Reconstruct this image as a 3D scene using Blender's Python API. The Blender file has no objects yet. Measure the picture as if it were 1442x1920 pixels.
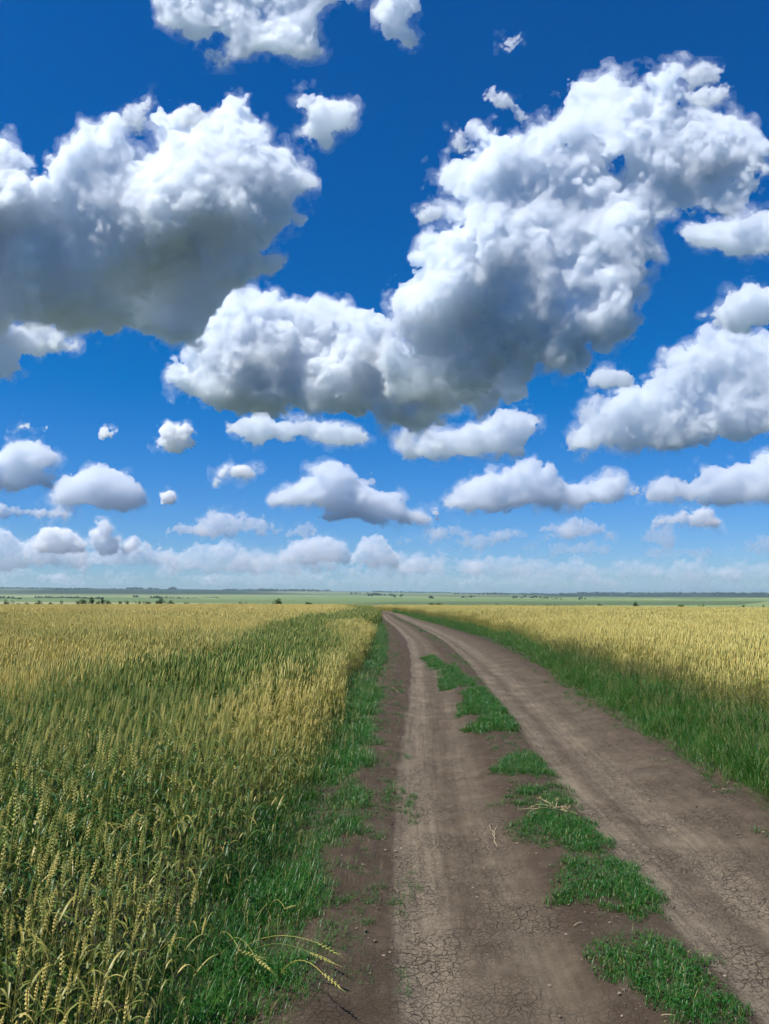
import bpy, math, random
import numpy as np
from mathutils import Vector

# ---------------------------------------------------------------- camera, sky, sun, exposure
SC = bpy.context.scene
PITCH = math.radians(6.2)
FPX = 1443.0                       # focal length in pixels of the 1442 x 1920 photograph
CAM = Vector((0.0, 0.0, 1.62))
cam_d = bpy.data.cameras.new('camera')
cam = bpy.data.objects.new('camera', cam_d)
SC.collection.objects.link(cam)
cam.location = CAM
cam.rotation_euler = (math.radians(90) + PITCH, 0, 0)
cam_d.sensor_fit = 'VERTICAL'
cam_d.sensor_height = 36.0
cam_d.lens = 36.0 * FPX / 1920.0
cam_d.clip_start = 0.05
cam_d.clip_end = 200000.0
SC.camera = cam

SUN_EL, SUN_AZ = math.radians(61), math.radians(243)   # azimuth clockwise from +Y (the view direction)
sun_dir = Vector((math.sin(SUN_AZ) * math.cos(SUN_EL), math.cos(SUN_AZ) * math.cos(SUN_EL), math.sin(SUN_EL)))
sd = bpy.data.lights.new('sun', 'SUN')
sd.energy = 4.9
sd.angle = math.radians(0.53)
sd.color = (1.0, 0.965, 0.91)
sun = bpy.data.objects.new('sun', sd)
SC.collection.objects.link(sun)
sun.rotation_euler = sun_dir.to_track_quat('Z', 'Y').to_euler()

W = bpy.data.worlds.new('World')
SC.world = W
W.use_nodes = True
wn, wl = W.node_tree.nodes, W.node_tree.links
wn.clear()
sky = wn.new('ShaderNodeTexSky')
sky.sky_type = 'NISHITA'
sky.sun_disc = False
sky.sun_elevation = SUN_EL
sky.sun_rotation = SUN_AZ
sky.altitude = 200
sky.air_density = 1.0
sky.dust_density = 0.2
sky.ozone_density = 4.0
hs = wn.new('ShaderNodeHueSaturation')
hs.inputs['Saturation'].default_value = 1.25
hs.inputs['Value'].default_value = 1.0
bg = wn.new('ShaderNodeBackground')
bg.inputs['Strength'].default_value = 0.1
wo = wn.new('ShaderNodeOutputWorld')
wl.new(sky.outputs[0], hs.inputs['Color'])
# deeper, purer blue than the model sky gives: R' = a R - b, G and B scaled
sep = wn.new('ShaderNodeSeparateColor')
com = wn.new('ShaderNodeCombineColor')
wl.new(hs.outputs[0], sep.inputs[0])
for ch, (mul, add) in enumerate(((0.41, -0.35), (0.515, 0.0), (0.81, 0.0))):
    ma = wn.new('ShaderNodeMath')
    ma.operation = 'MULTIPLY_ADD'
    ma.inputs[1].default_value = mul
    ma.inputs[2].default_value = add
    mx = wn.new('ShaderNodeMath')
    mx.operation = 'MAXIMUM'
    mx.inputs[1].default_value = 0.01
    wl.new(sep.outputs[ch], ma.inputs[0])
    wl.new(ma.outputs[0], mx.inputs[0])
    wl.new(mx.outputs[0], com.inputs[ch])
wl.new(com.outputs[0], bg.inputs['Color'])
wl.new(bg.outputs[0], wo.inputs['Surface'])

vs = SC.view_settings
vs.view_transform = 'Standard'
vs.look = 'None'
vs.exposure = 0.55
vs.gamma = 1.0
vs.use_curve_mapping = False
cy = SC.cycles
cy.max_bounces = 14
cy.volume_bounces = 13
cy.diffuse_bounces = 3
cy.glossy_bounces = 2
cy.transmission_bounces = 4
cy.transparent_max_bounces = 128
cy.use_denoising = True
cy.use_adaptive_sampling = True
cy.adaptive_threshold = 0.03
cy.adaptive_min_samples = 16
try:
    cy.denoiser = 'OPENIMAGEDENOISE'
except Exception:
    pass
cy.sample_clamp_indirect = 6.0
cy.caustics_reflective = False
cy.caustics_refractive = False

# ---------------------------------------------------------------- helpers
RNG = np.random.default_rng(7)
LAT = RNG.random((64, 64, 64)).astype(np.float32)


def link(name, me):
    o = bpy.data.objects.new(name, me)
    SC.collection.objects.link(o)
    return o


def tag(o, label, cat, group=None, kind=None):
    o['label'] = label
    o['category'] = cat
    if group:
        o['group'] = group
    if kind:
        o['kind'] = kind
    return o


def mesh_np(name, verts, faces, mats=(), smooth=False):
    """A mesh from numpy arrays; faces is an (n, 3) or (n, 4) array."""
    me = bpy.data.meshes.new(name)
    n, k = faces.shape
    me.vertices.add(len(verts))
    me.vertices.foreach_set('co', np.ascontiguousarray(verts, np.float32).ravel())
    me.loops.add(n * k)
    me.loops.foreach_set('vertex_index', np.ascontiguousarray(faces, np.int32).ravel())
    me.polygons.add(n)
    me.polygons.foreach_set('loop_start', np.arange(0, n * k, k, dtype=np.int32))
    if smooth:
        me.polygons.foreach_set('use_smooth', np.ones(n, bool))
    me.update(calc_edges=True)
    for m in mats:
        me.materials.append(m)
    return me


def _rot(k):
    r = np.random.default_rng(100 + k)
    q, _ = np.linalg.qr(r.normal(size=(3, 3)))
    return q.astype(np.float32)


ROT = [_rot(k) for k in range(8)]


def vnoise(p, seed=0):
    """Smooth value noise in 0..1 at the points p (n, 3)."""
    off = np.array([seed * 17.31, seed * 5.77, seed * 11.13], np.float32)
    q = p @ ROT[seed % 8] + off
    i = np.floor(q).astype(np.int64)
    f = (q - i).astype(np.float32)
    f = f * f * (3 - 2 * f)
    i0, i1 = i & 63, (i + 1) & 63
    out = 0
    for a in (0, 1):
        wa = f[:, 0] if a else 1 - f[:, 0]
        xa = (i1 if a else i0)[:, 0]
        for b in (0, 1):
            wb = f[:, 1] if b else 1 - f[:, 1]
            yb = (i1 if b else i0)[:, 1]
            for c in (0, 1):
                wc = f[:, 2] if c else 1 - f[:, 2]
                zc = (i1 if c else i0)[:, 2]
                out = out + LAT[xa, yb, zc] * wa * wb * wc
    return out


# ---------------------------------------------------------------- clouds: closed meshes filled with scattering droplets
def cloud_mat(name, sigma, aniso=0.55, ab_k=.03):
    m = bpy.data.materials.new(name)
    m.use_nodes = True
    nt = m.node_tree
    nt.nodes.clear()
    out = nt.nodes.new('ShaderNodeOutputMaterial')
    v = nt.nodes.new('ShaderNodeVolumeScatter')
    v.inputs['Color'].default_value = (1.0, 1.0, 1.0, 1)
    v.inputs['Density'].default_value = sigma
    v.inputs['Anisotropy'].default_value = aniso
    ab = nt.nodes.new('ShaderNodeVolumeAbsorption')
    ab.inputs['Color'].default_value = (0.0, 0.50, 0.97, 1)  # red absorbed to put skylight blue into the thick, shaded bases
    ab.inputs['Density'].default_value = sigma * ab_k
    su = nt.nodes.new('ShaderNodeAddShader')
    nt.links.new(v.outputs[0], su.inputs[0])
    nt.links.new(ab.outputs[0], su.inputs[1])
    nt.links.new(su.outputs[0], out.inputs['Volume'])
    try:
        m.cycles.homogeneous_volume = True
    except Exception:
        pass
    return m


def surface_nets(F, origin, h):
    """Closed surface of F > 0 on a regular grid."""
    ins = F > 0
    nx, ny, nz = F.shape
    acc = np.zeros((nx - 1, ny - 1, nz - 1, 3), np.float32)
    cnt = np.zeros((nx - 1, ny - 1, nz - 1), np.float32)
    edges = []
    for ax in range(3):
        a = [slice(None)] * 3
        b = [slice(None)] * 3
        a[ax] = slice(0, -1)
        b[ax] = slice(1, None)
        A, B = F[tuple(a)], F[tuple(b)]
        cr = np.argwhere(ins[tuple(a)] != ins[tuple(b)])
        fa, fb = A[tuple(cr.T)], B[tuple(cr.T)]
        t = fa / (fa - fb)
        pos = cr.astype(np.float32)
        pos[:, ax] += t
        o1, o2 = [x for x in range(3) if x != ax]
        for d1 in (0, 1):
            for d2 in (0, 1):
                c = cr.copy()
                c[:, o1] -= d1
                c[:, o2] -= d2
                np.add.at(acc, tuple(c.T), pos)
                np.add.at(cnt, tuple(c.T), 1)
        edges.append((ax, cr, fa > 0))
    cells = np.argwhere(cnt > 0)
    idx = np.full(cnt.shape, -1, np.int64)
    idx[tuple(cells.T)] = np.arange(len(cells))
    verts = acc[tuple(cells.T)] / cnt[tuple(cells.T)][:, None]
    quads = []
    for ax, cr, pos in edges:
        o1, o2 = [(1, 2), (2, 0), (0, 1)][ax]
        def cell(d1, d2):
            c = cr.copy()
            c[:, o1] -= d1
            c[:, o2] -= d2
            return idx[tuple(c.T)]
        q = np.stack([cell(1, 1), cell(0, 1), cell(0, 0), cell(1, 0)], 1)
        q[~pos] = q[~pos][:, ::-1]
        quads.append(q)
    return origin + verts * h, np.concatenate(quads)


def poly_dist(px, py, poly):
    """Signed distance (positive inside) from points to a closed polygon."""
    P = np.asarray(poly, np.float32)
    Q = np.roll(P, -1, 0)
    best = np.full(px.shape, 1e9, np.float32)
    inside = np.zeros(px.shape, bool)
    for (x1, y1), (x2, y2) in zip(P, Q):
        dx, dy = x2 - x1, y2 - y1
        t = np.clip(((px - x1) * dx + (py - y1) * dy) / (dx * dx + dy * dy + 1e-9), 0, 1)
        best = np.minimum(best, (px - x1 - t * dx) ** 2 + (py - y1 - t * dy) ** 2)
        if y1 != y2:
            inside ^= ((y1 > py) != (y2 > py)) & (px < dx * (py - y1) / dy + x1)
    d = np.sqrt(best)
    return np.where(inside, d, -d)


def pix_dir(x, y):
    a, b = (x - 721.0) / FPX, (960.0 - y) / FPX
    return Vector((a, math.cos(PITCH) - b * math.sin(PITCH), math.sin(PITCH) + b * math.cos(PITCH)))


BASE_H = 2200.0


def make_cloud(polys, holes=(), R=60, mfp=5.6, rough=1.0, cell=None, seed=0, base_y=None, tilt=0.3, fold=None, bias=0.0, veil=1.0, relief=0.55, shell=9.5):
    """A cumulus whose bounding outline as seen from the field is given, built at the true distance of its base: an inflated body
    of half-thickness R roughened by several octaves of billows."""
    allp = np.concatenate([np.asarray(p, float) for p in polys])
    x0, y0 = allp.min(0)
    x1, y1 = allp.max(0)
    by = base_y if base_y is not None else y1
    cx, cyy = (x0 + x1) / 2, (y0 + y1) / 2
    db = pix_dir(cx, by)
    dist = BASE_H / (db.z / math.hypot(db.x, db.y))       # horizontal distance of the base
    dc = pix_dir(cx, cyy)
    k = dist / math.hypot(dc.x, dc.y)
    C = CAM + dc * k
    depth = k                                             # distance along the view axis per unit of FPX
    s = depth / FPX                                       # metres per photo pixel at the cloud
    if cell is None:
        cell = 1.9
    span = max(x1 - x0, y1 - y0)
    cell = max(cell, span / 230.0)
    pad = 12 + 16 * rough * min(1.0, R / 30)
    gx = np.arange(x0 - pad, x1 + pad, cell, dtype=np.float32)
    gy = np.arange(y0 - pad, y1 + pad, cell, dtype=np.float32)
    gw = np.arange(-1.35 * R - pad, 1.35 * R + pad, cell, dtype=np.float32)
    PX, PY = np.meshgrid(gx, gy, indexing='ij')
    d2 = np.full(PX.shape, -1e9, np.float32)
    for p in polys:
        d2 = np.maximum(d2, poly_dist(PX, PY, p))
    for p in holes:
        d2 = np.minimum(d2, -poly_dist(PX, PY, p))
    # half-thickness and middle plane wander over the body, so that it has bulges and hollows
    lam_k = 1.0
    flat = np.stack([PX.ravel(), PY.ravel(), np.full(PX.size, seed * 3.7)], 1).astype(np.float32)
    lam0 = max(40.0, min(150.0, 1.6 * R))
    if R < 35:
        relief *= .5
    n1 = vnoise(flat / lam0, seed + 41).reshape(PX.shape)
    n2 = vnoise(flat / (lam0 * .55), seed + 42).reshape(PX.shape)
    n3 = vnoise(flat / (lam0 * .8), seed + 43).reshape(PX.shape)
    Rl = R * (1 - relief + relief * 1.6 * (.65 * n1 + .35 * n2))
    w0 = R * relief * 1.1 * (n3 - .5)
    q = np.maximum(Rl - d2, 0)
    F = Rl[:, :, None] - np.sqrt(q[:, :, None] ** 2 + (gw[None, None, :] - w0[:, :, None]) ** 2) + bias
    amp_tot = 30 * rough
    band = np.argwhere(np.abs(F) < amp_tot)
    pts = np.stack([gx[band[:, 0]], gy[band[:, 1]], gw[band[:, 2]]], 1).astype(np.float32)
    nz = np.zeros(len(pts), np.float32)
    calm = .78 + .22 * np.exp(-np.maximum(d2[band[:, 0], band[:, 1]], 0) / 22)     # billows crowd along the rim
    big = min(1.0, R / 45.0)
    for o, (lam, amp, kind) in enumerate(((85, 15, 0), (40, 15, 1), (19, 11.0, 1), (9, 6.8, 1), (4.6, 3.4, 1))):
        lam_ = lam * (0.4 + 0.6 * big) if lam > 10 else lam
        amp_ = amp * (0.3 + 0.7 * big) if lam > 10 else amp * (0.6 + .4 * big)
        if lam_ < 2 * cell:
            continue
        v = vnoise(pts / lam_, seed * 3 + o)
        if kind:
            v = np.abs(2 * v - 1)
            nz += amp_ * rough * (v - 0.32) * 1.7 * calm
        else:
            nz += amp_ * rough * (2 * v - 1) * 1.5
    # three nested skins: a torn thin veil, the body, hollowed round a core thinned to lighten the bases
    wz = np.zeros(len(pts), np.float32)
    for o, (lam, amp) in enumerate(((44, 15), (21, 11), (10, 6), (5, 2.5))):
        wz += amp * (2 * vnoise(pts * np.array((1, 1, 1), np.float32) / lam, seed * 5 + 20 + o) - 1) * 1.5
    V, Fc, M = [], [], []
    nv = 0
    # (material, depth of the skin in pixels, raggedness, noise share, turned inside out)
    kk = min(1, .3 + .7 * big)
    for mi, iso, wisp, ns, inv in ((0, -7.0 * kk, 1.25, .75, 0), (1, -1.5 * kk, .6, 1, 0), (2, 2.5 * kk, .2, 1, 0), (2, 2.5 * kk + shell, .1, .9, 1), (3, 2.5 * kk + shell + 1.2, .1, .9, 0)):
        G = F - iso
        G[tuple(band.T)] += nz * ns + wisp * wz * veil * (.4 + .6 * big)
        G[0], G[-1] = -1, -1
        G[:, 0], G[:, -1] = -1, -1
        G[:, :, 0], G[:, :, -1] = -1, -1
        if not (G > 0).any():
            continue
        v, f = surface_nets(G, np.array([gx[0], gy[0], gw[0]], np.float32), cell)
        if inv:
            f = f[:, ::-1]
        V.append(v); Fc.append(f + nv); M.append(np.full(len(f), mi, np.int32)); nv += len(v)
    v, f, mat_i = np.concatenate(V), np.concatenate(Fc), np.concatenate(M)
    # cloud space (pixels right, pixels down, pixels away) to metres in the world
    right = np.array((1.0, 0, 0))
    up = np.array((0, -math.sin(PITCH), math.cos(PITCH)))
    fw = np.array((0, math.cos(PITCH), math.sin(PITCH)))
    aim = np.array(dc) / np.linalg.norm(dc)
    X = (v[:, 0] - cx) * s
    Y = -(v[:, 1] - cyy) * s
    Yf = -(fold - cyy) * s if fold is not None else Y.min()
    tb, tt = tilt if isinstance(tilt, tuple) else (tilt, tilt)
    wave = vnoise(np.stack([v[:, 0] / 130, v[:, 1] / 300, np.full(len(v), seed * 1.9)], 1).astype(np.float32), seed + 71) - .5
    dY = Y - Yf + 190 * s * wave
    soft = 70 * s
    up_part = .5 * (dY + np.sqrt(dY * dY + soft * soft))
    lean = -tb * (dY - up_part) - tt * up_part                                       # the upper edge of a cloud overhead is nearer than its lower edge
    Z = v[:, 2] * s + lean
    Wd = X[:, None] * right + Y[:, None] * up
    # along the line of sight, keeping the apparent outline
    scale = 1 + Z / np.linalg.norm(np.array(dc) * k)
    P = (np.array(dc) * k + Wd) * scale[:, None]
    base = P.mean(0)
    return P - base, f, base + np.array(CAM), 1.0 / (mfp * s), mat_i


def add_cloud(label, polys, group='cumulus clouds across the sky', aniso=1.0, ab_k=.045, **kw):
    P, f, loc, sigma, mat_i = make_cloud(polys, **kw)
    me = mesh_np('cloud', P, f, [cloud_mat(nm, sigma * q, g * aniso, ab_k) for nm, q, g in (('cloud_veil', .035, 0.0), ('cloud_fringe', .12, 0.1), ('cloud_body', .85, .64), ('cloud_core', .17, .75))])
    me.polygons.foreach_set('material_index', mat_i)
    o = link('cloud', me)
    o.location = loc
    return tag(o, label, 'cloud', group)

C_BIG_LEFT = [(-150,250),(0,258),(25,262),(45,285),(55,310),(68,330),(82,335),(90,300),(105,270),(130,255),(150,225),(165,228),(180,240),(205,235),(225,250),(245,270),(265,290),(290,285),(295,260),(275,225),(280,205),(300,200),(330,210),(338,235),(355,245),(375,235),(400,240),(418,215),(428,185),(450,175),(465,185),(470,205),(495,235),(510,260),(520,275),(550,280),(565,310),(578,350),(570,370),(550,385),(565,405),(555,418),(525,435),(500,455),(497,470),(515,480),(495,500),(475,515),(455,515),(452,535),(430,545),(400,575),(385,600),(370,630),(350,645),(300,638),(250,620),(200,628),(150,615),(110,605),(60,600),(20,605),(0,610),(-150,640)]
C_MID = [(440,545),(465,540),(490,552),(510,560),(530,570),(560,580),(590,590),(610,570),(640,575),(660,600),(690,600),(715,615),(725,640),(745,640),(780,650),(830,720),(840,770),(800,800),(760,808),(720,800),(680,785),(620,770),(560,775),(500,780),(450,780),(400,760),(360,745),(330,730),(310,705),(330,690),(355,695),(372,650),(385,625),(400,600),(420,560)]
C_RIGHT = [(720,655),(750,650),(775,615),(755,600),(742,570),(750,545),(770,540),(790,515),(800,500),(785,490),(800,460),(830,445),(855,440),(870,430),(858,400),(850,370),(830,360),(815,345),(818,320),(845,310),(880,300),(905,295),(910,270),(905,250),(930,245),(950,250),(975,258),(985,275),(995,262),(1000,245),(1030,230),(1050,215),(1060,190),(1065,165),(1090,155),(1120,158),(1150,140),(1170,150),(1200,145),(1210,135),(1240,130),(1270,125),(1290,135),(1280,150),(1275,180),(1270,200),(1290,210),(1320,215),(1345,222),(1370,215),(1395,235),(1405,270),(1425,290),(1432,310),(1420,345),(1395,350),(1375,340),(1385,370),(1370,400),(1340,390),(1300,400),(1260,390),(1240,400),(1225,420),(1220,450),(1225,470),(1215,500),(1195,530),(1180,560),(1160,570),(1160,590),(1175,600),(1150,625),(1135,650),(1110,655),(1090,690),(1060,700),(1020,705),(1000,735),(1005,745),(970,755),(930,750),(880,760),(840,770),(800,760),(760,740),(720,700),(700,680)]
H_RIGHT = [[(1040,285),(1060,275),(1080,285),(1070,300)],[(1120,330),(1135,310),(1165,305),(1190,335),(1185,370),(1160,365),(1130,370),(1140,345)],[(1225,400),(1240,430),(1222,455),(1216,425)]]
add_cloud('largest grey-based cumulus reaching in from the left edge of the sky', [C_BIG_LEFT], R=70, seed=1, tilt=(1.0, -.3), fold=430, relief=.85)
add_cloud('wide grey-white cumulus joining the two biggest clouds in mid sky', [C_MID], R=58, seed=2, tilt=(.9, -.3), fold=690, relief=.8)
add_cloud('ragged towering cumulus with blue gaps leaning to the upper right', [C_RIGHT], holes=H_RIGHT, R=56, seed=3, tilt=(.9, -.5), fold=590, veil=1.6, rough=1.2, relief=.65)
BIG = [
 ('white cumulus cut by the top edge of the picture', [[(278,-10),(305,15),(300,35),(330,48),(355,72),(400,60),(425,70),(445,97),(475,93),(520,95),(550,107),(600,98),(607,62),(595,38),(620,12),(665,5),(695,0),(720,-60),(600,-130),(350,-130),(260,-60)]], dict(R=30, veil=1.4, tilt=-.15)),
 ('torn wisp hanging beside the cloud at the top edge', [[(712,20),(735,-25),(785,-25),(780,15),(760,40),(775,70),(770,85),(745,75),(725,80),(715,50)]], dict(R=16, veil=1.6)),
 ('small round puff alone above the biggest left cloud', [[(545,185),(565,165),(590,160),(620,175),(650,185),(665,205),(655,230),(630,250),(610,272),(575,262),(560,240),(568,218),(550,200)]], dict(R=30, veil=1.4)),
 ('white cloud cut by the right edge beside the ragged cumulus', [[(1285,440),(1310,428),(1340,422),(1360,428),(1380,405),(1400,398),(1442,393),(1540,390),(1540,500),(1442,487),(1410,488),(1390,480),(1370,475),(1350,458),(1310,455)]], dict(R=28, veil=1.3)),
 ('grey-bottomed cloud at the right edge under the white one', [[(1318,592),(1345,565),(1365,545),(1390,545),(1410,538),(1442,538),(1540,545),(1540,620),(1442,615),(1400,625),(1370,617),(1345,605)]], dict(R=28)),
 ('broad grey-bellied cumulus low at the right edge', [[(1065,825),(1085,800),(1085,780),(1110,770),(1140,760),(1165,745),(1185,730),(1205,735),(1230,700),(1250,690),(1255,672),(1290,660),(1320,655),(1330,635),(1360,630),(1385,640),(1410,650),(1435,640),(1500,640),(1560,700),(1560,790),(1442,800),(1400,820),(1350,815),(1300,825),(1250,822),(1200,835),(1150,840),(1100,845),(1070,840)]], dict(R=34, relief=.35, tilt=-.2)),
 ('thin white strip just under the ragged cumulus', [[(1092,712),(1100,700),(1130,693),(1160,695),(1182,705),(1175,720),(1130,727),(1100,722)]], dict(R=13)),
 ('long flat strip under the wide middle cloud', [[(435,800),(460,785),(490,782),(520,790),(545,790),(570,785),(610,788),(640,800),(665,805),(690,812),(680,830),(650,835),(610,832),(560,820),(530,825),(500,820),(480,828),(460,815)]], dict(R=18, base_y=650)),
 ('lumpy cloud with a torn left end under the ragged cumulus', [[(750,825),(765,818),(780,840),(800,820),(825,810),(850,812),(880,790),(910,790),(930,770),(955,775),(985,780),(1005,790),(990,820),(990,855),(980,865),(940,855),(880,860),(830,855),(790,855),(760,858)]], dict(R=28, veil=1.2)),
 ('flat-based cumulus low at the right edge of the sky', [[(1205,935),(1225,905),(1245,900),(1260,895),(1290,895),(1310,880),(1335,870),(1355,872),(1375,875),(1400,865),(1442,853),(1540,850),(1540,935),(1442,925),(1400,935),(1340,935),(1290,940),(1240,938)]], dict(R=28)),
 ('flat-based heap cloud right of the road, low in the sky', [[(840,945),(860,925),(885,905),(915,890),(940,892),(965,875),(1000,870),(1020,875),(1035,872),(1045,890),(1065,905),(1100,908),(1120,905),(1135,895),(1160,898),(1165,925),(1155,940),(1110,945),(1060,948),(1000,950),(940,955),(880,952)]], dict(R=30)),
 ('flat-based heap cloud directly above the end of the road', [[(520,935),(545,920),(570,905),(590,890),(585,880),(610,877),(640,890),(680,892),(700,900),(715,920),(745,935),(760,955),(790,965),(795,978),(740,978),(680,975),(640,972),(600,970),(640,962),(590,948),(545,945)]], dict(R=30)),
 ('humped cloud low over the left of the wheat field', [[(95,935),(100,910),(120,900),(150,895),(175,878),(200,878),(230,890),(255,910),(268,930),(250,945),(215,952),(170,952),(120,955)]], dict(R=28)),
 ('ragged cloud at the left edge above the humped one', [[(-80,840),(0,845),(30,828),(50,835),(75,828),(110,850),(95,870),(70,880),(95,895),(100,912),(60,915),(20,910),(-80,915)]], dict(R=26)),
 ('thin flat strip at the left edge under the humped cloud', [[(-80,942),(0,942),(60,948),(110,955),(122,965),(80,972),(0,972),(-80,970)]], dict(R=14)),
 ('white cloud at the left edge under the biggest cloud', [[(-100,615),(0,618),(20,640),(30,628),(60,613),(90,613),(120,640),(142,650),(120,662),(70,668),(40,665),(35,690),(15,705),(-10,712),(-100,715)]], dict(R=26)),
]
WISPS = [
 ('curled white wisp off the upper left shoulder of the ragged cumulus', [(910, 185), (925, 173), (950, 180), (968, 198), (985, 222), (975, 228), (955, 204), (930, 196)]),
 ('faint torn wisp left of the ragged cumulus shoulder', [(846, 245), (870, 238), (885, 250), (880, 275), (866, 292), (856, 270)]),
 ('hooked wisp above the ragged cumulus at its upper right', [(1285, 135), (1320, 122), (1355, 130), (1345, 150), (1318, 152), (1300, 160)]),
 ('small white shred right of the ragged cumulus top', [(1290, 182), (1320, 165), (1365, 170), (1345, 185), (1310, 194)]),
 ('thin upright wisp over the top of the biggest left cloud', [(232, 235), (242, 200), (265, 190), (278, 170), (286, 185), (268, 210), (258, 240)]),
 ('little torn shred between the two peaks of the biggest left cloud', [(342, 225), (348, 198), (365, 195), (380, 212), (368, 235)]),
 ('small slanting shred alone high in the sky right of centre', [(942, 82), (952, 62), (975, 52), (990, 50), (975, 66), (958, 88)]),
 ('faint shred below the cloud at the top edge', [(386, 95), (405, 88), (428, 100), (425, 122), (402, 124), (392, 108)]),
 ('tiny white shred left of the ragged cumulus waist', [(786, 405), (800, 392), (822, 396), (810, 410), (792, 416)]),
]
for i, (lab, p) in enumerate(WISPS):
    add_cloud(lab, [p], seed=130 + i, R=9, mfp=13.0, rough=1.1, veil=1.6, cell=1.4, aniso=.5, bias=1.5)
for i, (lab, ps, kw) in enumerate(BIG):
    add_cloud(lab, ps, seed=10 + i, **{'tilt': .15, **kw}, mfp=7.5 if kw['R'] < 35 else 5.5, rough=.75 if kw['R'] < 32 else 1.0, bias=2.5)


def blob(x0, y0, x1, y1, seed, lumps=None):
    """Outline of a small flat-based cloud filling a box."""
    r = np.random.default_rng(seed)
    n = max(6, int((x1 - x0) / 14))
    t = np.linspace(0, 1, n)
    prof = np.sin(np.pi * np.clip(t, .03, .97)) ** .6 * (.62 + .38 * r.random(n))
    prof /= prof.max()
    top = [(x0 + (x1 - x0) * a, y1 - (y1 - y0) * (.25 + .75 * b)) for a, b in zip(t, prof)]
    bot = [(x0 + (x1 - x0) * a, y1 - (y1 - y0) * .1 * r.random()) for a in t[::-1]]
    return top + bot


SMALL = [((28,786,84,811),'small lone puff at the far left, level with the flat strip'),((283,803,372,851),'small puff left of centre beneath the long flat strip'),((407,866,484,899),'small oval puff above the left end of the heap cloud'),((186,808,208,820),'tiny fleck right of the small lone puff at far left'),((302,924,328,947),'tiny torn fleck between the humped and heap clouds'),((316,987,380,999),'thin sliver left of the low ragged strip'),((368,960,522,1004),'low ragged strip left of the heap cloud above the road'),((540,980,600,1004),'little mound cloud below the heap cloud over the road'),((793,953,828,979),'tiny puff at the right tip of the central heap cloud'),((1181,915,1207,931),'tiny puff at the left tip of the right edge cumulus'),((810,980,880,1012),'slanting small cloud right of the road end, upper piece'),((866,1002,947,1029),'slanting small cloud right of the road end, lower piece'),((1003,972,1142,1004),'low flat cloud beneath the right heap cloud'),((1228,958,1350,988),'low oval cloud beneath the right edge cumulus'),((1033,1015,1143,1041),'faint low strip beneath the low flat cloud at right'),((1193,996,1262,1026),'small rounded cloud low at right, upper of a stepped pair'),((1208,1023,1322,1046),'small flat cloud low at right, lower of a stepped pair'),((1363,1008,1500,1038),'low cloud cut by the right edge near the horizon'),((920,995,990,1009),'thin sliver right of the slanting clouds'),((833,1026,872,1036),'thin fleck under the slanting clouds'),((980,1018,1017,1031),'thin fleck between the slanting clouds and the right strip'),((750,1005,815,1020),'thin sliver left of the slanting clouds')]
for i, (b, lab) in enumerate(SMALL):
    h = b[3] - b[1]
    add_cloud(lab, [blob(*b, seed=50 + i)], R=max(5, min(16, h * .42)), seed=30 + i, cell=1.5, aniso=.5, ab_k=.015, mfp=5 + 60 * max(0, (b[3] - 980) / 100), rough=1.0)

# the low bank of clouds all along the horizon
BANK = [(-90,988,165,1064),(60,990,160,1040),(158,986,222,1040),(150,1010,330,1070),(222,998,305,1040),(300,1012,480,1075),(420,1030,560,1078),(480,1022,640,1072),(520,1012,660,1060),(655,1008,752,1064),(640,1035,830,1080),(742,1032,900,1078),(880,1036,1010,1080),(960,1040,1120,1084),(1090,1044,1240,1086),(1220,1048,1390,1088),(1330,1046,1540,1090),(-90,1050,120,1092),(100,1062,400,1096),(380,1066,650,1098),(620,1068,900,1100),(860,1072,1160,1100),(1120,1076,1500,1102)]
for i, b in enumerate(BANK):
    h = b[3] - b[1]
    add_cloud('pale hazy cloud in the bank along the horizon', [blob(*b, seed=90 + i)], group='bank of far clouds along the horizon', R=max(7, h * .30), seed=60 + i, cell=1.6,
              mfp=10 + .8 * max(0, b[3] - 1050), rough=.9, base_y=min(b[3], 1085), aniso=.15, ab_k=.010)


# ---------------------------------------------------------------- lie of the land
def smooth(a, b, x):
    t = np.clip((np.asarray(x, float) - a) / (b - a), 0, 1)
    return t * t * (3 - 2 * t)


def noise2(x, y, scale, seed=0):
    x, y = np.broadcast_arrays(np.asarray(x, float), np.asarray(y, float))
    p = np.stack([x.ravel() / scale, y.ravel() / scale, np.full(x.size, seed * 1.37)], 1).astype(np.float32)
    return vnoise(p, seed).reshape(x.shape)


PR = np.array([0, 15, 60, 120, 230, 300, 600, 1000, 1600, 3000, 4200, 5500, 7600, 9500, 15000], float)
PZL = np.array([0, 0, -.22, -.52, -1.75, -3.2, -8.0, -9.6, -9.0, -3.0, 12.0, 34.0, 66.0, 40.0, -40.0])
PZR = np.array([0, 0, -.30, -.90, -2.55, -4.2, -8.6, -10.6, -11.5, -9.0, -6.0, 0.0, 11.0, 0.0, -60.0])


def terrain(x, y):
    x, y = np.asarray(x, float), np.asarray(y, float)
    r = np.hypot(x, y)
    az = np.degrees(np.arctan2(x, np.maximum(y, 1e-3)))
    k = smooth(-24, 26, az)
    z = np.interp(r, PR, PZL) * (1 - k) + np.interp(r, PR, PZR) * k
    far = smooth(900, 4000, r)
    return z + far * (9 * (noise2(x, y, 1300, 3) - .5) + 4 * (noise2(x, y, 420, 4) - .5))


CY_ = np.array([-20, 0, 3, 6.3, 13, 20, 30, 45, 64, 89, 110, 140, 180, 240, 320], float)
CX_ = np.array([-.1, 0, 0, .02, .36, .64, .82, .58, -.02, -.40, -1.9, -5.5, -12.5, -26, -46], float)


def road_c(y):
    return (np.interp(np.asarray(y) - 1.2, CY_, CX_) + np.interp(y, CY_, CX_) + np.interp(np.asarray(y) + 1.2, CY_, CX_)) / 3


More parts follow.
